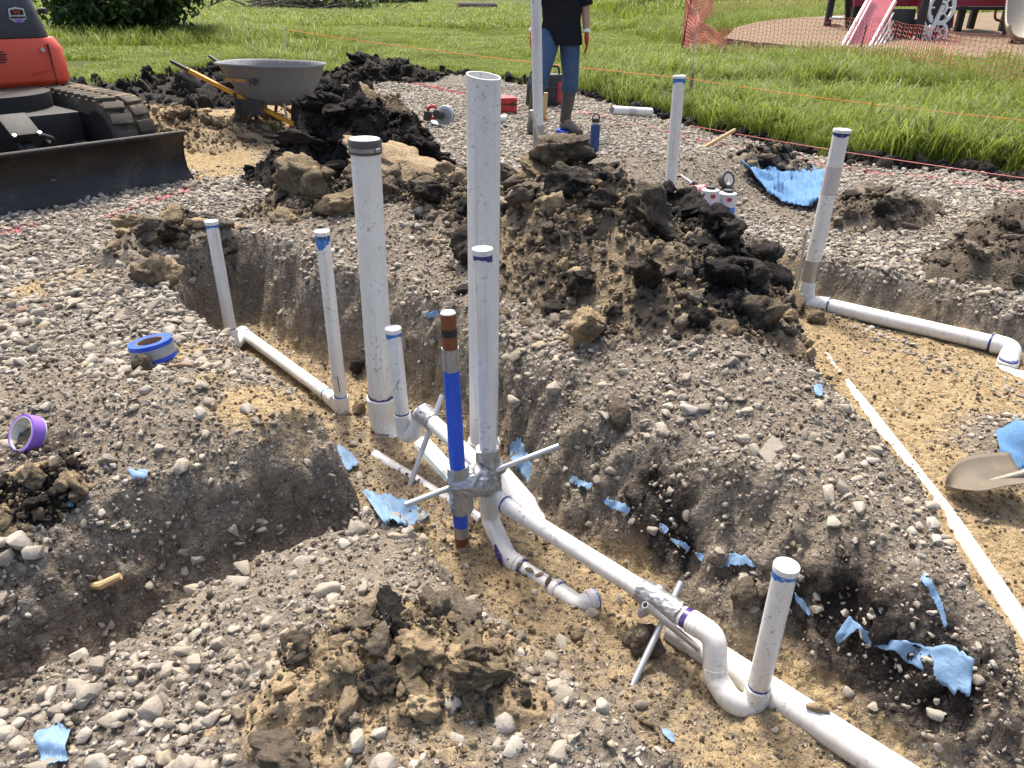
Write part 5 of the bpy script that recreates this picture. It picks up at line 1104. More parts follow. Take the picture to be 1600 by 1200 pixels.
mw_ = EX.matrix_world
tx = lettering('90', .05, 'ex_red', 'emblem_number', em, (sx - .033, yf + .040, sz + .009), (1, 0, 0), (0, 0, 1)); tx.location = (0, 0, 0)
part('emblem_foot', xf(prism([(-.045, -.024), (.045, -.024), (0, -.05)], .004), (sx, yf + .056, sz), (.09, 0, 0)), M['purple'], em)
for (xa, ya, xb, yb) in ((.52, yf + .12, .30, yf + .25), (-.05, yf + .10, -.05, yf + .2), (-.66, yf + .1, -.66, yf + .2), (.52, yf + 1.1, .42, yf + 1.0), (-.66, yf + 1.1, -.66, yf + 1.0)):
    part('cab_post', tube([(xa, ya, 1.22), (xb * .9, yb, 2.25)], .035, 12), M['ex_dark'], EX)
gl = NT('cab_glass'); gl.set((.02, .025, .03), .08); part('cab_glass', box((-.35, yf + .14, 1.6), (.55, .012, .8)), gl.m, EX); part('cab_roof', box((-.15, yf + .65, 2.27), (1.05, 1.15, .06)), M['ex_dark'], EX, bevel=.02)
part('seat', box((-.1, yf + .7, 1.35), (.45, .45, .5)), M['black'], EX, bevel=.06); part('hose_bundle', tube(fillet([(.0, yf + .14, 1.25), (.05, yf + .16, 1.5), (.22, yf + .2, 1.55), (.3, yf + .2, 1.25)], .08), .028, 12), M['rubber'], EX)

# ---------------------------------------------------------------- wheelbarrow
WB = thing('wheelbarrow', 'grey plastic tray wheelbarrow with yellow handles, standing behind the black heap', 'wheelbarrow', (-2.63, 8.0, hz(-2.63, 8.0) + .01), rz=-.27); WB.scale = (.96, .96, .96)
M['tray'] = mat_plain('scuffed_grey_plastic', (0.135, 0.142, 0.148), .6, 0, .35, (.33, .29, .23), 5); M['yel'] = mat_plain('yellow_handle_paint', (0.62, 0.30, 0.03), .4, 0, .15)
def tray_sec(z, x0, x1, hy): return [((x0 + x1) / 2 + (x1 - x0) / 2 * math.copysign(abs(math.cos(a)) ** .7, math.cos(a)), hy * math.copysign(abs(math.sin(a)) ** .7, math.sin(a)), z) for a in [2 * math.pi * k / 44 for k in range(44)]]
secs = [tray_sec(.285, .16, .52, .14), tray_sec(.295, .10, .57, .19), tray_sec(.36, -.0, .66, .25), tray_sec(.5, -.12, .76, .30), tray_sec(.655, -.215, .825, .335), tray_sec(.672, -.245, .85, .35), tray_sec(.66, -.25, .855, .355), tray_sec(.672, -.235, .842, .342)]
inn = [tray_sec(.66, -.20, .81, .322), tray_sec(.5, -.10, .745, .285), tray_sec(.36, .02, .64, .235), tray_sec(.31, .12, .55, .18)]
al = secs + inn; n_ = 44; V = [p for s_ in al for p in s_]; Fc = [(j * n_ + k, j * n_ + (k + 1) % n_, (j + 1) * n_ + (k + 1) % n_, (j + 1) * n_ + k) for j in range(len(al) - 1) for k in range(n_)] + [tuple(range(n_))[::-1], tuple(range((len(al) - 1) * n_, len(al) * n_))]
tr = part('tray', (V, Fc), M['tray'], WB, angle=50)
lt = lettering('HP', .085, 'inkblack', 'hand_lettering', tr, (.24, -.318, .49), (1, .0, 0), (0, -.12, 1), .008, bold=.003); lt.location = (0, 0, 0)
lt = lettering('TRUE TEMPER', .040, 'yel', 'brand_lettering', tr, (-.05, -.292, .515), (1, -.06, 0), (0, -.2, 1), .012, bold=.0012); lt.location = (0, 0, 0)
for s_ in (-1, 1):
    h0, h1 = Vector((-.60, .31 * s_, .665)), Vector((.55, .12 * s_, .115)); dv = (h1 - h0).normalized()
    g_ = part('handle', tube([h0 + dv * .14, h1], .026, 4), M['yel'], WB, smooth=False); part('grip', tube([h0 - dv * .03, h0, h0 + dv * .12, h0 + dv * .17], [.014, .018, .019, .026], 14), M['black'], g_)
    part('leg', tube(fillet([(.0, .24 * s_, .40), (.0, .26 * s_, .02), (.05, .26 * s_, .0), (.13, .25 * s_, .16), (.2, .2 * s_, .3)], .03), .017, 12), M['ex_dark'], WB)
    part('front_strut', tube([(.50, .15 * s_, .18), (.505, .20 * s_, .44)], .012, 10), M['galv'], WB)
part('cross_brace', box((.03, 0, .25), (.02, .5, .17)), M['ex_dark'], WB, bevel=.004); part('side_plate', box((.15, -.235, .27), (.3, .008, .15)), M['ex_dark'], WB, bevel=.002)
part('wheel', xf(lathe([(.03, -.04), (.1, -.03), (.12, -.045), (.17, -.045), (.19, -.02), (.19, .02), (.17, .045), (.12, .045), (.1, .03), (.03, .04)], 32, True), (.66, 0, .19), (math.pi / 2, 0, 0)), M['rubber'], WB); part('axle', tube([(.66, -.13, .19), (.66, .13, .19)], .012, 10), M['galv'], WB)
part('load', xf(lathe([(0, .02), (.12, .01), (.2, 0)], 24), (.25, 0, .56)), M['clod_tan'], WB)

# ---------------------------------------------------------------- person
def skin(name, pts, edges, radii, mat, parent, root=0, sub=2):
    me = bpy.data.meshes.new('mesh'); me.from_pydata(pts, edges, []); me.update(); o_ = link(name, me, mat, parent)
    bm = bmesh.new(); bm.from_mesh(me); lay = bm.verts.layers.skin.verify(); bm.verts.ensure_lookup_table()
    for i, v in enumerate(bm.verts):
        r = radii[i]; v[lay].radius = r if isinstance(r, tuple) else (r, r); v[lay].use_root = i == root
    bm.to_mesh(me); bm.free(); k = o_.modifiers.new('skin', 'SKIN'); k.use_smooth_shade = True; k.branch_smoothing = .6
    s_ = o_.modifiers.new('sub', 'SUBSURF'); s_.levels = sub; s_.render_levels = sub; return o_
M['skin'] = mat_plain('skin', (0.42, 0.235, 0.165), .5, 0, 0); M['tee'] = mat_plain('black_cotton', (0.012, 0.013, 0.017), .85, 0, .15, (.05, .045, .04), 9, .2, .2, .4); M['jeans'] = mat_plain('blue_denim', (0.055, 0.095, 0.17), .8, 0, .35, (.13, .15, .18), 11, .2, .2, .4)
M['boot'] = mat_plain('muddy_boot_rubber', (0.075, 0.064, 0.052), .55, 0, .4, (.2, .16, .12), 8); M['glove'] = mat_plain('red_knit', (0.45, 0.035, 0.025), .8, 0, .1); M['hair'] = mat_plain('brown_hair', (0.06, 0.04, 0.025), .7)
fb = gp(878, 205, 0); PR = thing('person', 'person in black shirt, jeans, rubber boots and red gloves stepping on the gravel', 'person', (fb.x, fb.y, hz(fb.x, fb.y)), rz=-.05)
J = {'pel': (-.06, 0, .96), 'wai': (-.05, .0, 1.08), 'che': (-.05, .01, 1.28), 'nec': (-.05, 0, 1.50), 'hd1': (-.05, -.02, 1.60), 'hd2': (-.05, -.03, 1.72),
     'sR': (.13, .0, 1.43), 'eR': (.185, .03, 1.14), 'wR': (.205, -.03, .93), 'sL': (-.23, .0, 1.43), 'eL': (-.315, .03, 1.15), 'wL': (-.335, -.04, .93),
     'hR': (.035, 0, .92), 'kR': (.065, -.03, .52), 'aR': (.03, .02, .10), 'tR': (.14, -.15, .04), 'hL': (-.15, 0, .92), 'kL': (-.235, -.26, .56), 'aL': (-.30, -.08, .24), 'tL': (-.315, -.17, .08)}
names = list(J); ix = {k: i for i, k in enumerate(names)}
ed = [(ix[a], ix[b]) for a, b in (('pel', 'wai'), ('wai', 'che'), ('che', 'nec'), ('nec', 'hd1'), ('hd1', 'hd2'), ('che', 'sR'), ('sR', 'eR'), ('eR', 'wR'), ('che', 'sL'), ('sL', 'eL'), ('eL', 'wL'), ('pel', 'hR'), ('hR', 'kR'), ('kR', 'aR'), ('aR', 'tR'), ('pel', 'hL'), ('hL', 'kL'), ('kL', 'aL'), ('aL', 'tL'))]
rd = {'pel': (.13, .10), 'wai': (.14, .10), 'che': (.15, .11), 'nec': .055, 'hd1': (.075, .085), 'hd2': (.085, .1), 'sR': .062, 'eR': .046, 'wR': .032, 'sL': .062, 'eL': .046, 'wL': .032, 'hR': .085, 'kR': .06, 'aR': .045, 'tR': .035, 'hL': .085, 'kL': .06, 'aL': .045, 'tL': .035}
body = skin('body', [J[k] for k in names], ed, [rd[k] for k in names], M['skin'], PR)
for sx_ in (-1, 1): part('eye', xf(lathe([(0, -.012), (.008, -.008), (.012, 0), (.008, .008), (0, .012)], 12), (-.05 + .033 * sx_, -.125, 1.685)), M['white'], body)
part('nose', tube([(-.05, -.122, 1.69), (-.05, -.15, 1.655)], [.008, .014], 10), M['skin'], body); part('mouth', tube([(-.075, -.122, 1.62), (-.05, -.128, 1.617), (-.025, -.122, 1.62)], .005, 8), mat_plain('lips', (.3, .12, .1), .5, 0, 0), body)
part('hair', xf(loft([((0, .0, -.02), .098, .105), ((0, .005, .06), .10, .112), ((0, .01, .11), .085, .095), ((0, .01, .145), .045, .05)], 24), (-.05, -.005, 1.68)), M['hair'], PR)
# clothing follows the joints
V3 = lambda k: Vector(J[k])
part('shirt', loft([((-.05, .0, .835), .218, .155), ((-.05, 0, .90), .215, .152), ((-.05, 0, 1.05), .188, .13), ((-.05, .01, 1.25), .205, .14), ((-.05, .01, 1.38), .215, .135), ((-.05, .005, 1.45), .17, .105), ((-.05, 0, 1.49), .085, .08)], 36), M['tee'], PR)
for s_ in 'RL':
    a, b = V3('s' + s_), V3('e' + s_); part('sleeve', tube([a + Vector((-.06 if s_ == 'R' else .06, 0, .01)), a, a.lerp(b, .45), a.lerp(b, .80), a.lerp(b, .815)], [.085, .088, .082, .080, .072], 22), M['tee'], PR)
    h, k, a_n = V3('h' + s_), V3('k' + s_), V3('a' + s_); top_ = h + Vector((0, 0, .05))
    part('trouser_leg', tube(fillet([top_, h.lerp(k, .5), k, k.lerp(a_n, .34)], .1, 6), [.105] * 1 + [.104, .103, .101, .099, .098, .096, .094] + [.088, .086, .084, .083, .082, .082, .083] + [.088], 24) if False else tube([top_, h.lerp(k, .25), h.lerp(k, .5), h.lerp(k, .8), k, k.lerp(a_n, .12), k.lerp(a_n, .25), k.lerp(a_n, .30)], [.098, .102, .097, .088, .083, .088, .092, .08], 26), M['jeans'], PR)
    tt = V3('t' + s_); bt = part('boot', tube([k.lerp(a_n, .20), k.lerp(a_n, .24), k.lerp(a_n, .6), k.lerp(a_n, .85), a_n + Vector((0, 0, -.01))], [.070, .074, .066, .056, .060], 24), M['boot'], PR)
    fd = (tt - a_n); fd.normalize(); heel = a_n - Vector((fd.x, fd.y, 0)) * .055 + Vector((0, 0, -.055)); part('boot_foot', tube([heel + Vector((0, 0, .0)), a_n + Vector((0, 0, -.045)) + fd * .0, a_n.lerp(tt, .6), tt + fd * .03, tt + fd * .085, tt + fd * .10], [.036, .056, .050, .048, .036, .012], 20), M['boot'], bt)
    # gloved hand: palm and five fingers
    w, e = V3('w' + s_), V3('e' + s_); dn = (w - e).normalized(); sd = 1 if s_ == 'R' else -1; fwd = Vector((0, -1, 0)); fwd = (fwd - dn * fwd.dot(dn)).normalized()
    pts_ = [w - dn * .03, w, w + dn * .05, w + dn * .085]; eds = [(0, 1), (1, 2), (2, 3)]; rad_ = [(.034, .03), (.03, .034), (.024, .042), (.02, .042)]
    for q_, (off, ln) in enumerate(((-.032, .068), (-.011, .078), (.011, .074), (.031, .058))):
        i0 = len(pts_); b0 = w + dn * .095 - fwd * off; pts_ += [b0, b0 + dn * ln * .55 - Vector((sd, 0, 0)) * .008, b0 + dn * ln - Vector((sd, 0, 0)) * .026]; eds += [(3, i0), (i0, i0 + 1), (i0 + 1, i0 + 2)]; rad_ += [.0115, .0105, .009]
    i0 = len(pts_); b0 = w + dn * .03 + fwd * .035; pts_ += [b0, b0 + dn * .035 + fwd * .018, b0 + dn * .065 + fwd * .016]; eds += [(1, i0), (i0, i0 + 1), (i0 + 1, i0 + 2)]; rad_ += [.015, .013, .011]
    gl_ = skin('glove', pts_, eds, rad_, M['glove'], PR, 1); part('cuff', tube([w - dn * .05, w - dn * .045, w - dn * .02], [.036, .039, .037], 18), M['white'], gl_)
part('seat_of_jeans', loft([((-.055, 0, .84), .165, .12), ((-.055, 0, .90), .178, .13), ((-.055, 0, 1.0), .175, .125)], 30), M['jeans'], PR)

# ---------------------------------------------------------------- strings and stakes
def twine(label, pts, r, mat): o_ = part('twine', tube(pts, r, 6), M[mat]); return tag(o_, label, 'twine')
sA = P(446, 103, 0.02); sB = P(1076, 164, 0.0); tA = PY(444, 46, sA.y); tB = PY(1075, 123, sB.y); tC = PY(1640, 192, 7.7)
def sag(a, b, d, n=24): return [a.lerp(b, k / n) - Vector((0, 0, d * 4 * (k / n) * (1 - k / n))) for k in range(n + 1)]
twine('orange string line from the far rod to the wooden stake', sag(tA, tB, .04), .005, 'orange_string'); twine('orange string line from the wooden stake to the right edge', sag(tB, tC, .03), .0042, 'orange_string')
o = part('marker_rod', tube([sA - Vector((0, 0, .1)), PY(443, 40, sA.y)], .012, 8), M['white']); tag(o, 'thin pale marker rod in the grass beyond the wheelbarrow', 'stake')
t = thing('wooden_stake', 'short wooden stake with orange string at the gravel corner', 'stake', sB); part('stake', box((0, 0, .17), (.045, .02, .46), (0, .03, .1)), M['oldwood'], t, bevel=.002); part('ribbon', tube([(-.03, -.02, .0), (-.06, -.04, .04), (-.02, -.05, .09)], .012, 8), M['red'], t)
o = part('marker_rod', tube([P(1080, 160, 0), PY(1088, 12, P(1080, 160, 0).y)], .008, 8), M['galv']); tag(o, 'tall thin metal rod beside the wooden stake', 'stake')
twine('pink string lying slack on the far gravel', [Vector((p_.x, p_.y, p_.z + .02)) for p_ in (gp(645, 131), gp(670, 137), gp(700, 143), gp(735, 150))], .006, 'red')
twine('pink string line low over the right gravel', sag(PY(1078, 196, 8.9), PY(1640, 284, 6.0), .02), .0035, 'red')
# ---------------------------------------------------------------- playground
sf = [(1128, 76), (1148, 60), (1185, 50), (1240, 44), (1330, 38), (1640, 33), (2100, 33), (2100, 175), (1700, 132), (1600, 122), (1450, 106), (1330, 99), (1200, 88)]
SP = [gp(u, v) for u, v in sf]; M['surf'] = mat_plain('tan_rubber_crumb', (0.19, 0.142, 0.09), .9, 0, .35, (.2, .15, .1), 3, .2, .12, .3)
def hz2(a, b): return float(height(np.array([a]), np.array([b]), False)[0])
nV = 60; poly = [(p_.x, p_.y) for p_ in SP]; bm = bmesh.new(); vs = [bm.verts.new((a, b, 0)) for a, b in poly]; bm.faces.new(vs); bmesh.ops.triangulate(bm, faces=bm.faces)
for _ in range(3): bmesh.ops.subdivide_edges(bm, edges=bm.edges, cuts=1, use_grid_fill=True)
co = np.array([v.co[:2] for v in bm.verts]); hh2 = height(co[:, 0], co[:, 1], False)
for v, h_ in zip(bm.verts, hh2): v.co.z = h_ + .05
me = bpy.data.meshes.new('mesh'); bm.to_mesh(me); bm.free(); so = link('play_surface', me, M['surf']); md = so.modifiers.new('thickness', 'SOLIDIFY'); md.thickness = .2; tag(so, 'tan rubber playground surface', None, kind='structure')
kp = [Vector((p_.x, p_.y, hz2(p_.x, p_.y) + .05)) for p_ in SP[:6]]; kf = []
for a, b in zip(kp, kp[1:]):
    for k in range(8): c = a.lerp(b, k / 8); c.z = hz2(c.x, c.y) + .04; kf.append(c)
o = part('kerb', tube(kf, .09, 6), mat_plain('pale_concrete', (.5, .49, .46), .8), so, False)
PG = thing('playground_train', 'red and black train shaped climbing frame with a ramp at the top right', 'play equipment', gp(1380, 88)); M['pg_red'] = mat_plain('deep_red_panel', (0.28, 0.022, 0.045), .4, 0, .12, (.4, .2, .2), 2); M['pg_pink'] = mat_plain('faded_red_ramp', (0.29, 0.04, 0.06), .4, 0, .2, (.5, .3, .3), 2)
def hpt(u, v, Y): return PY(u, v, Y)
def post(u0, v0, ht, w=.10, lean=0):
    b_ = gp(u0, v0); part('post', box((b_.x, b_.y, b_.z + ht / 2 + .05), (w, w, ht)), M['black'], PG, True, bevel=.01); return b_
for (u, v) in ((1289, 57), (1327, 66), (1428, 80), (1447, 80), (1471, 73), (1491, 66), (1511, 61), (1560, 66)): post(u, v, 2.1, .14)
def plate(name, px, Y, t_, mat, dep=None):
    """flat panel of real thickness standing at world distance Y (one value per corner allowed)"""
    Ys = Y if hasattr(Y, '__len__') else [Y] * len(px); f_ = [PY(u, v, y_) for (u, v), y_ in zip(px, Ys)]; n_ = len(f_); V = f_ + [p_ + Vector((0, t_, 0)) for p_ in f_]
    return part(name, (V, [tuple(range(n_)), tuple(range(n_, 2 * n_))[::-1]] + [(i, i + n_, (i + 1) % n_ + n_, (i + 1) % n_) for i in range(n_)]), mat, PG, True)
rp = plate('ramp', [(1307, 92), (1352, 95), (1402, 2), (1362, -6)], [17.6, 17.6, 19.6, 19.6], .06, M['pg_pink'])
for (a, b, w) in (((1307, 90), (1361, -8), .03), ((1314, 92), (1366, -6), .018), ((1349, 93), (1399, 2), .03), ((1357, 92), (1399, 18), .02), ((1363, 91), (1398, 32), .02), ((1369, 90), (1397, 45), .02), ((1375, 89), (1396, 58), .02)):
    part('ramp_rail', tube([PY(*a, 17.5) + Vector((0, 0, .06)), PY(*b, 19.5) + Vector((0, 0, .06))], w, 8), M['white'], rp, False)
plate('side_panel', [(1396, 14), (1432, 14), (1420, 78), (1393, 74)], 19.3, .08, M['ex_dark']); plate('deck_panel', [(1335, -40), (1440, -40), (1440, 10), (1335, 10)], 20.2, .1, M['pg_red']); plate('side_panel', [(1330, 12), (1395, 12), (1380, 70), (1332, 60)], 20.6, .08, M['black'])
plate('back_panel', [(1322, -40), (1350, -40), (1345, 40), (1322, 44)], 20.8, .08, M['black']); plate('side_panel', [(1405, 30), (1436, 30), (1434, 70), (1408, 72)], 20.4, .1, M['black']); plate('front_panel', [(1436, -40), (1478, -40), (1470, 30), (1436, 34)], 20.0, .1, M['pg_red']); plate('bridge_panel', [(1486, -40), (1578, -40), (1576, 10), (1488, 10)], 20.4, .12, M['pg_red']); plate('bridge_beam', [(1486, 10.5), (1578, 10.5), (1576, 16), (1488, 16)], 20.38, .8, M['black']); plate('back_panel', [(1478, 16), (1492, 16), (1488, 50), (1478, 50)], 21.5, .08, M['pg_red'])
plate('wheel_backing', [(1428, 34), (1450, 34), (1446, 80), (1424, 78)], 19.2, .08, M['black']); plate('wheel_backing', [(1450, -30), (1482, -30), (1474, 72), (1449, 72)], 19.4, .08, M['black'])
def wheel(u, v, Y, r):
    c = PY(u, v, Y); w_ = part('train_wheel', xf(lathe([(r * .78, 0), (r, 0), (r, .05), (r * .78, .05)], 32, True), c, (math.pi / 2, 0, .25)), M['white'], PG, True)
    part('wheel_hub', xf(lathe([(r * .25, 0), (r * .42, 0), (r * .42, .05), (r * .25, .05)], 24, True), c, (math.pi / 2, 0, .25)), M['white'], w_, False).location = (0, 0, 0)
    for k in range(8):
        a = k * math.pi / 4; d_ = Vector((math.cos(a) * math.cos(.25), math.cos(a) * math.sin(.25), math.sin(a))); part('spoke', tube([c + d_ * r * .4 - Vector((0, .03, 0)), c + d_ * r * .8 - Vector((0, .03, 0))], r * .05, 6), M['white'], w_, False)
wheel(1431, 66, 19.1, .16); wheel(1442, 63, 19.1, .17); wheel(1461, 55, 19.25, .30); wheel(1470, 12, 19.25, .36); plate('wheel_guard', [(1433, 40), (1447, 36), (1452, 46), (1434, 52)], 19.08, .04, M['white'])
part('coupling_rod', tube([PY(1452, 55, 19.15), PY(1474, 8, 19.15)], .05, 8), M['white'], PG, True); plate('step_plate', [(1298, 27), (1321, 27), (1321, 31), (1298, 31)], 21.2, .5, M['white'])
part('grab_rail', tube(fillet([PY(1556, 16, 20.3), PY(1554, 30, 20.3), PY(1568, 34, 20.3), PY(1580, 33, 20.3)], .1), .03, 8), M['copper'], PG, True)
SL = thing('tan_slide', 'tan plastic slide chute at the top right corner', 'slide', gp(1572, 84)); c0 = gp(1570, 84); V, Fc = [], []
prof = [(-.10, .30), (.0, .22), (.35, .25), (.75, .52), (1.15, 1.0), (1.5, 1.5), (1.75, 1.9)]
n_ = 13
for (d_, z_) in prof:
    for k in range(n_):
        a = math.pi * (k / (n_ - 1)); V.append((c0.x + .05 - .36 * math.cos(a) + d_ * .35, c0.y - .4 + d_, c0.z + .1 + z_ + .30 * (1 - math.sin(a)) - .04))
Fc = [(i * n_ + k, i * n_ + k + 1, (i + 1) * n_ + k + 1, (i + 1) * n_ + k) for i in range(len(prof) - 1) for k in range(n_ - 1)]
o = part('chute', (V, Fc), mat_plain('tan_plastic', (0.30, 0.26, 0.20), .4, 0, .1), SL, True); md = o.modifiers.new('thickness', 'SOLIDIFY'); md.thickness = .05; md.offset = 0; md = o.modifiers.new('sub', 'SUBSURF'); md.levels = md.render_levels = 2
part('leg', tube([c0 + Vector((.1, 0, 0)), c0 + Vector((.1, 0, .3))], .05, 10), M['black'], SL, True); part('leg', tube([c0 + Vector((.55, 1.2, 0)), c0 + Vector((.55, 1.2, 1.2))], .05, 10), M['black'], SL, True)

# ---------------------------------------------------------------- orange safety net
M['net'] = mat_plain('faded_orange_net', (0.62, 0.17, 0.13), .6, 0, .1, (.6, .35, .3), 2)
def net(label, line, hts, seed, cell=.066):
    t = thing('safety_net', label, 'fence', line[0]); pts = []
    for a, b in zip(line, line[1:]):
        n_ = max(2, int((b - a).length / cell)); pts += [a.lerp(b, k / n_) for k in range(n_)]
    L = len(pts); hsx = np.interp(np.linspace(0, len(hts) - 1, L), np.arange(len(hts)), hts); rows = 13; V, E2 = [], []
    for i, p_ in enumerate(pts):
        g_ = hz2(p_.x, p_.y)
        for j in range(rows):
            f_ = j / (rows - 1); w_ = .10 * mnoise.noise(Vector((i * .09, j * .25, seed))) * f_; V.append(Vector((p_.x + w_ * .6, p_.y + w_, g_ + .03 + f_ * hsx[i] + .04 * mnoise.noise(Vector((i * .13, j * .3, seed + 5)))))) 
    Fc = [(i * rows + j, i * rows + j + 1, (i + 1) * rows + j + 1, (i + 1) * rows + j) for i in range(L - 1) for j in range(rows - 1)]
    # diamond cells: shift every other column by half a cell
    for i in range(1, L, 2):
        for j in range(rows - 1): V[i * rows + j] = V[i * rows + j].lerp(V[i * rows + j + 1], .5)
    o_ = part('net', (V, Fc), M['net'], t, True); w_ = o_.modifiers.new('strands', 'WIREFRAME'); w_.thickness = .010; w_.use_even_offset = False
    return t
ln = [gp(u, v) for u, v in ((1064, 78), (1130, 104), (1230, 108), (1310, 110), (1400, 124), (1480, 138), (1600, 162), (1760, 195))]
nt = net('sagging orange safety net in the grass before the playground', ln, [1.05, .65, .55, .8, .85, .78, .7, .65], 3)
for (u, v, h_, le) in ((1064, 80, 1.15, .12), (1336, 108, .75, .05)): b_ = gp(u, v); part('net_post', tube([b_ - Vector((0, 0, .1)), b_ + Vector((le, 0, h_))], .018, 8), M['black'], nt, True)
ln = [gp(1064, 78), gp(1110, 40), gp(1180, 30), gp(1300, 28)]
net('far orange safety net behind the playground', ln, [1.05, 1.0, .8, .85], 9, .12)

# ---------------------------------------------------------------- grass
def tuft(seed, n, h, spread, w):
    r = random.Random(seed); V, Fc = [], []
    for k in range(n):
        a = r.uniform(0, 6.28); b0 = Vector((r.gauss(0, spread), r.gauss(0, spread), -.02)); ht = h * r.uniform(.5, 1.15); lean = ht * r.uniform(.02, 1.1); d_ = Vector((math.cos(a), math.sin(a), 0)); s_ = Vector((-d_.y, d_.x, 0)) * w * r.uniform(.7, 1.3)
        q_ = [b0, b0 + d_ * lean * .25 + Vector((0, 0, ht * .5)), b0 + d_ * lean * .62 + Vector((0, 0, ht * .85)), b0 + d_ * lean + Vector((0, 0, ht * (.98 - .3 * lean / ht)))]
        i0 = len(V); V += [q_[0] - s_, q_[0] + s_, q_[1] - s_ * .9, q_[1] + s_ * .9, q_[2] - s_ * .6, q_[2] + s_ * .6, q_[3]]; Fc += [(i0, i0 + 1, i0 + 3, i0 + 2), (i0 + 2, i0 + 3, i0 + 5, i0 + 4), (i0 + 4, i0 + 5, i0 + 6)]
    me = mesh((V, Fc)); me.materials.append(M['grass']); return me
TV = [variant('tuft_variant', tuft(k, 19, .32, .075, .005)) for k in range(5)] + [variant('tuft_variant', tuft(20 + k, 34, .085, .07, .0035)) for k in range(4)] + [variant('tuft_variant', tuft(40 + k, 40, .16, .2, .010)) for k in range(4)] + [variant('tuft_variant', tuft(60 + k, 24, .36, .10, .006)) for k in range(3)]
P_, I_, S_ = [], [], []
def sow(n, x0, x1, y0, y1, fn):
    x = rng.uniform(x0, x1, n); y = rng.uniform(y0, y1, n); k = (np.abs(x) < .78 * y + 1.5); x, y = x[k], y[k]; gs = soil(x, y)[3]; bl = soil(x, y)[1]
    sd = poly_sd(x, y, poly); k = (rng.random(len(x)) < gs * (1 - .8 * bl)) & (sd > .05); x, y = x[k], y[k]; i, s, keep = fn(x, y)
    x, y, i, s = x[keep], y[keep], i[keep], s[keep]; P_.append(np.stack([x, y, height(x, y)], -1)); I_.append(i); S_.append(s)
def tallness(x, y):
    t_ = sst(.3, 1.6, x) * sst(16, 12.5, y - .35 * x) ; t_ = np.maximum(t_, np.exp(-((x + 9.2) ** 2 + (y - 20.5) ** 2) / 6.0)); t_ = np.maximum(t_, .8 * np.exp(-((x + 4.2) ** 2 + (y - 14) ** 2) / 1.2)); t_ = np.maximum(t_, sst(3, 5, x) * sst(20, 24, y) * .8)
    return np.clip(t_ * (0.9 + .5 * fbm(x, y, .9, 3, s=70)), 0, 1)
def nearf(x, y):
    tl = tallness(x, y); tall = rng.random(len(x)) < tl; i = np.where(tall, rng.integers(0, 5, len(x)), rng.integers(5, 9, len(x))); return i, np.where(tall, rng.uniform(.4, 1.2, len(x)) * (.45 + .6 * tl) * (1 + .45 * fbm(x, y, 1.6, 3, s=73)), rng.uniform(.6, 1.4, len(x))), np.ones(len(x), bool)
sow(60000, -7, 10, 6, 15.5, nearf)
def midf(x, y):
    tl = tallness(x, y); tall = rng.random(len(x)) < tl; i = np.where(tall, rng.integers(13, 16, len(x)), rng.integers(9, 13, len(x))); return i, np.where(tall, rng.uniform(.7, 1.3, len(x)), rng.uniform(.45, 1.0, len(x)) * (.7 + .6 * fbm(x, y, .35, 2, s=71))), np.ones(len(x), bool)
sow(45000, -18, 22, 15, 28, midf)
def farf(x, y): return rng.integers(9, 13, len(x)), rng.uniform(.8, 1.9, len(x)) * (1 + .6 * (x > 5)), np.ones(len(x), bool)
sow(32000, -42, 45, 27, 60, farf)
gp_, gi_, gs_ = np.concatenate(P_), np.concatenate(I_), np.concatenate(S_); n = len(gp_)
tag(scatter('grass', gp_, np.stack([np.zeros(n), np.zeros(n), rng.uniform(0, 6.28, n)], -1), gs_[:, None] * np.ones((1, 3)), gi_, TV), 'tall and mown green grass around the gravel pad', 'grass', kind='stuff')

# ---------------------------------------------------------------- bush, tree, brush pile, log
def foliage(n, c, rx, ry, rz, size, seed, clumps=26):
    r = np.random.default_rng(seed); cl = r.normal(0, 1, (clumps, 3)); cl = cl / np.linalg.norm(cl, axis=1)[:, None] * r.uniform(.35, .95, (clumps, 1)); cl[:, 2] = np.where(cl[:, 2] < -.55, -.55, cl[:, 2])
    q_ = cl[r.integers(0, clumps, n)] + r.normal(0, .15, (n, 3)); p_ = q_ * [rx, ry, rz] + np.array(c); u = r.normal(0, 1, (n, 3)); u /= np.linalg.norm(u, axis=1)[:, None]; w = np.cross(u, r.normal(0, 1, (n, 3))); w /= np.linalg.norm(w, axis=1)[:, None]
    s = size * r.uniform(.6, 1.3, (n, 1)); v = np.stack([p_ - u * s, p_ + w * s * .45, p_ + u * s, p_ - w * s * .45], 1).reshape(-1, 3); f = np.arange(4 * n).reshape(n, 4); me = np_mesh(v, f); me.materials.append(M['leaf']); return me
bc = P(215, 66, 0); BU = thing('bush', 'dense dark green bush at the top left behind the excavator', 'bush', bc); fo = link('foliage', foliage(17000, (0, 0, 1.35), 2.0, 1.7, 1.45, .10, 4, 44), None, BU)
for k in range(7):
    a = k * .9; part('stem', tube(fillet([(.15 * math.cos(a), .15 * math.sin(a), 0), (.4 * math.cos(a), .4 * math.sin(a), .8), (1.1 * math.cos(a), 1.0 * math.sin(a), 1.9)], .3), [.05] + [.04] * 9 + [.012], 8), M['twig'], BU)
tc = P(1033, 30, 0); TR = thing('tree', 'tree with a grey trunk standing far back in the grass', 'tree', tc); part('trunk', tube([(0, 0, -.2), (0, 0, .3), (.05, 0, 2.5), (.0, .1, 5)], [.36, .27, .24, .16], 14), M['twig'], TR)
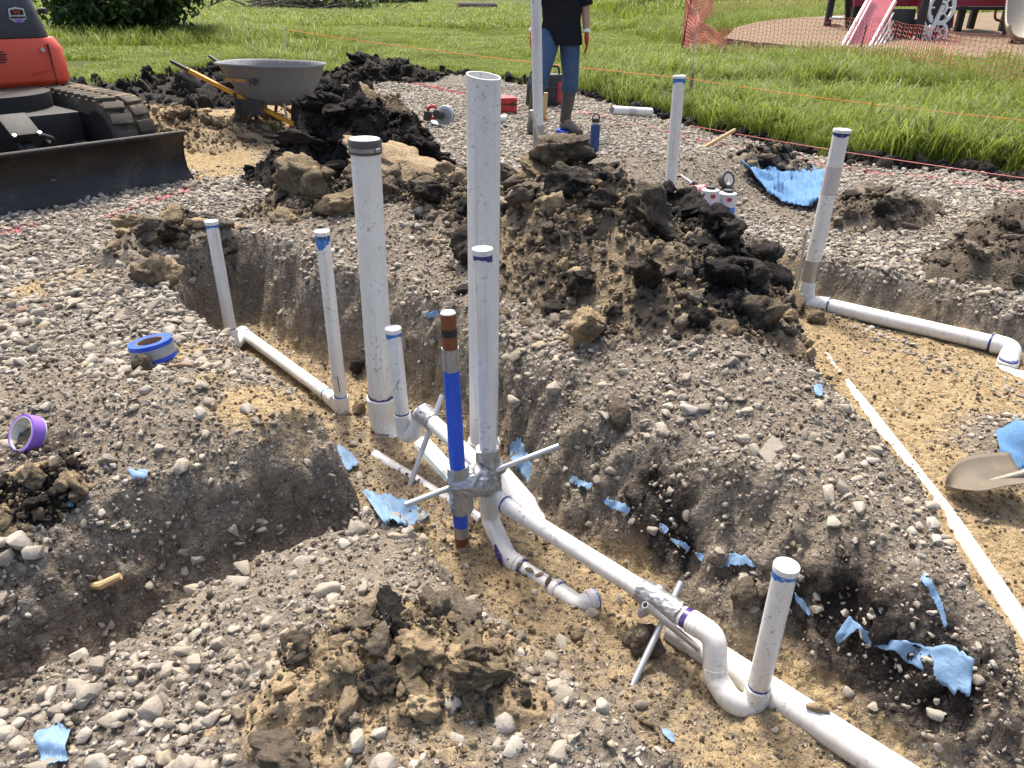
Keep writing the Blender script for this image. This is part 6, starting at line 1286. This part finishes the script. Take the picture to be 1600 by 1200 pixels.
for k in range(6): a = k * 1.05; part('limb', tube([(0, .05, 3.4 + .2 * k), (1.2 * math.cos(a), 1.2 * math.sin(a), 4.6 + .2 * k), (2.2 * math.cos(a), 2.2 * math.sin(a), 5.6 + .2 * k)], [.1, .06, .02], 8), M['twig'], TR)
link('crown', foliage(9000, (0, 0, 6.3), 3.2, 3.2, 2.2, .16, 6, 40), None, TR)
bp_ = P(465, 20, 0); BR = thing('brush_pile', 'pile of cut grey branches far back in the grass', 'brush pile', bp_); r = random.Random(3)
for k in range(70):
    a = r.gauss(0, .5) + (math.pi if r.random() < .4 else 0); x0 = r.gauss(0, 2.2); y0 = r.gauss(0, .8); z0 = r.uniform(.05, .7) * math.exp(-(x0 / 3) ** 2); L = r.uniform(.8, 2.4); d_ = Vector((math.cos(a), math.sin(a) * .5, r.uniform(-.1, .35))); p0 = Vector((x0, y0, z0)); p1 = p0 + d_ * L
    part('branch', join(tube([p0, p0.lerp(p1, .5) + Vector((0, 0, r.gauss(0, .1))), p1], [.05, .035, .012], 6), tube([p0.lerp(p1, .5), p0.lerp(p1, .7) + Vector((r.gauss(0, .2), r.gauss(0, .2), .35))], [.022, .008], 5), tube([p0.lerp(p1, .7), p0.lerp(p1, .9) + Vector((r.gauss(0, .2), r.gauss(0, .2), .3))], [.018, .006], 5)), M['twig'], BR)
link('leaves', foliage(2600, (1.5, .3, .45), 3.2, 1.2, .5, .10, 9), None, BR)
lc = P(738, 18, 0); LG = thing('log', 'cut log with a pale sawn end lying far back in the grass', 'log', lc); part('bark', tube([(-.75, -.2, .22), (1.3, .3, .22)], .24, 18), M['twig'], LG); part('sawn_end', tube([(-.765, -.204, .22), (-.75, -.2, .22)], .225, 18), mat_plain('fresh_wood', (.42, .22, .09), .8), LG)
for k, (u, v) in enumerate(((610, 12), (660, 10), (900, 8), (960, 20))):
    c = P(u, v, 0); b_ = thing('weed_clump', ['leafy weed clump right of the brush pile', 'leafy weed clump left of the log', 'leafy weed clump behind the person', 'leafy weed clump left of the tree trunk'][k], 'weeds', c); link('foliage', foliage(1500, (0, 0, .5), 1.3, 1.0, .6, .11, 30 + k, 14), None, b_)
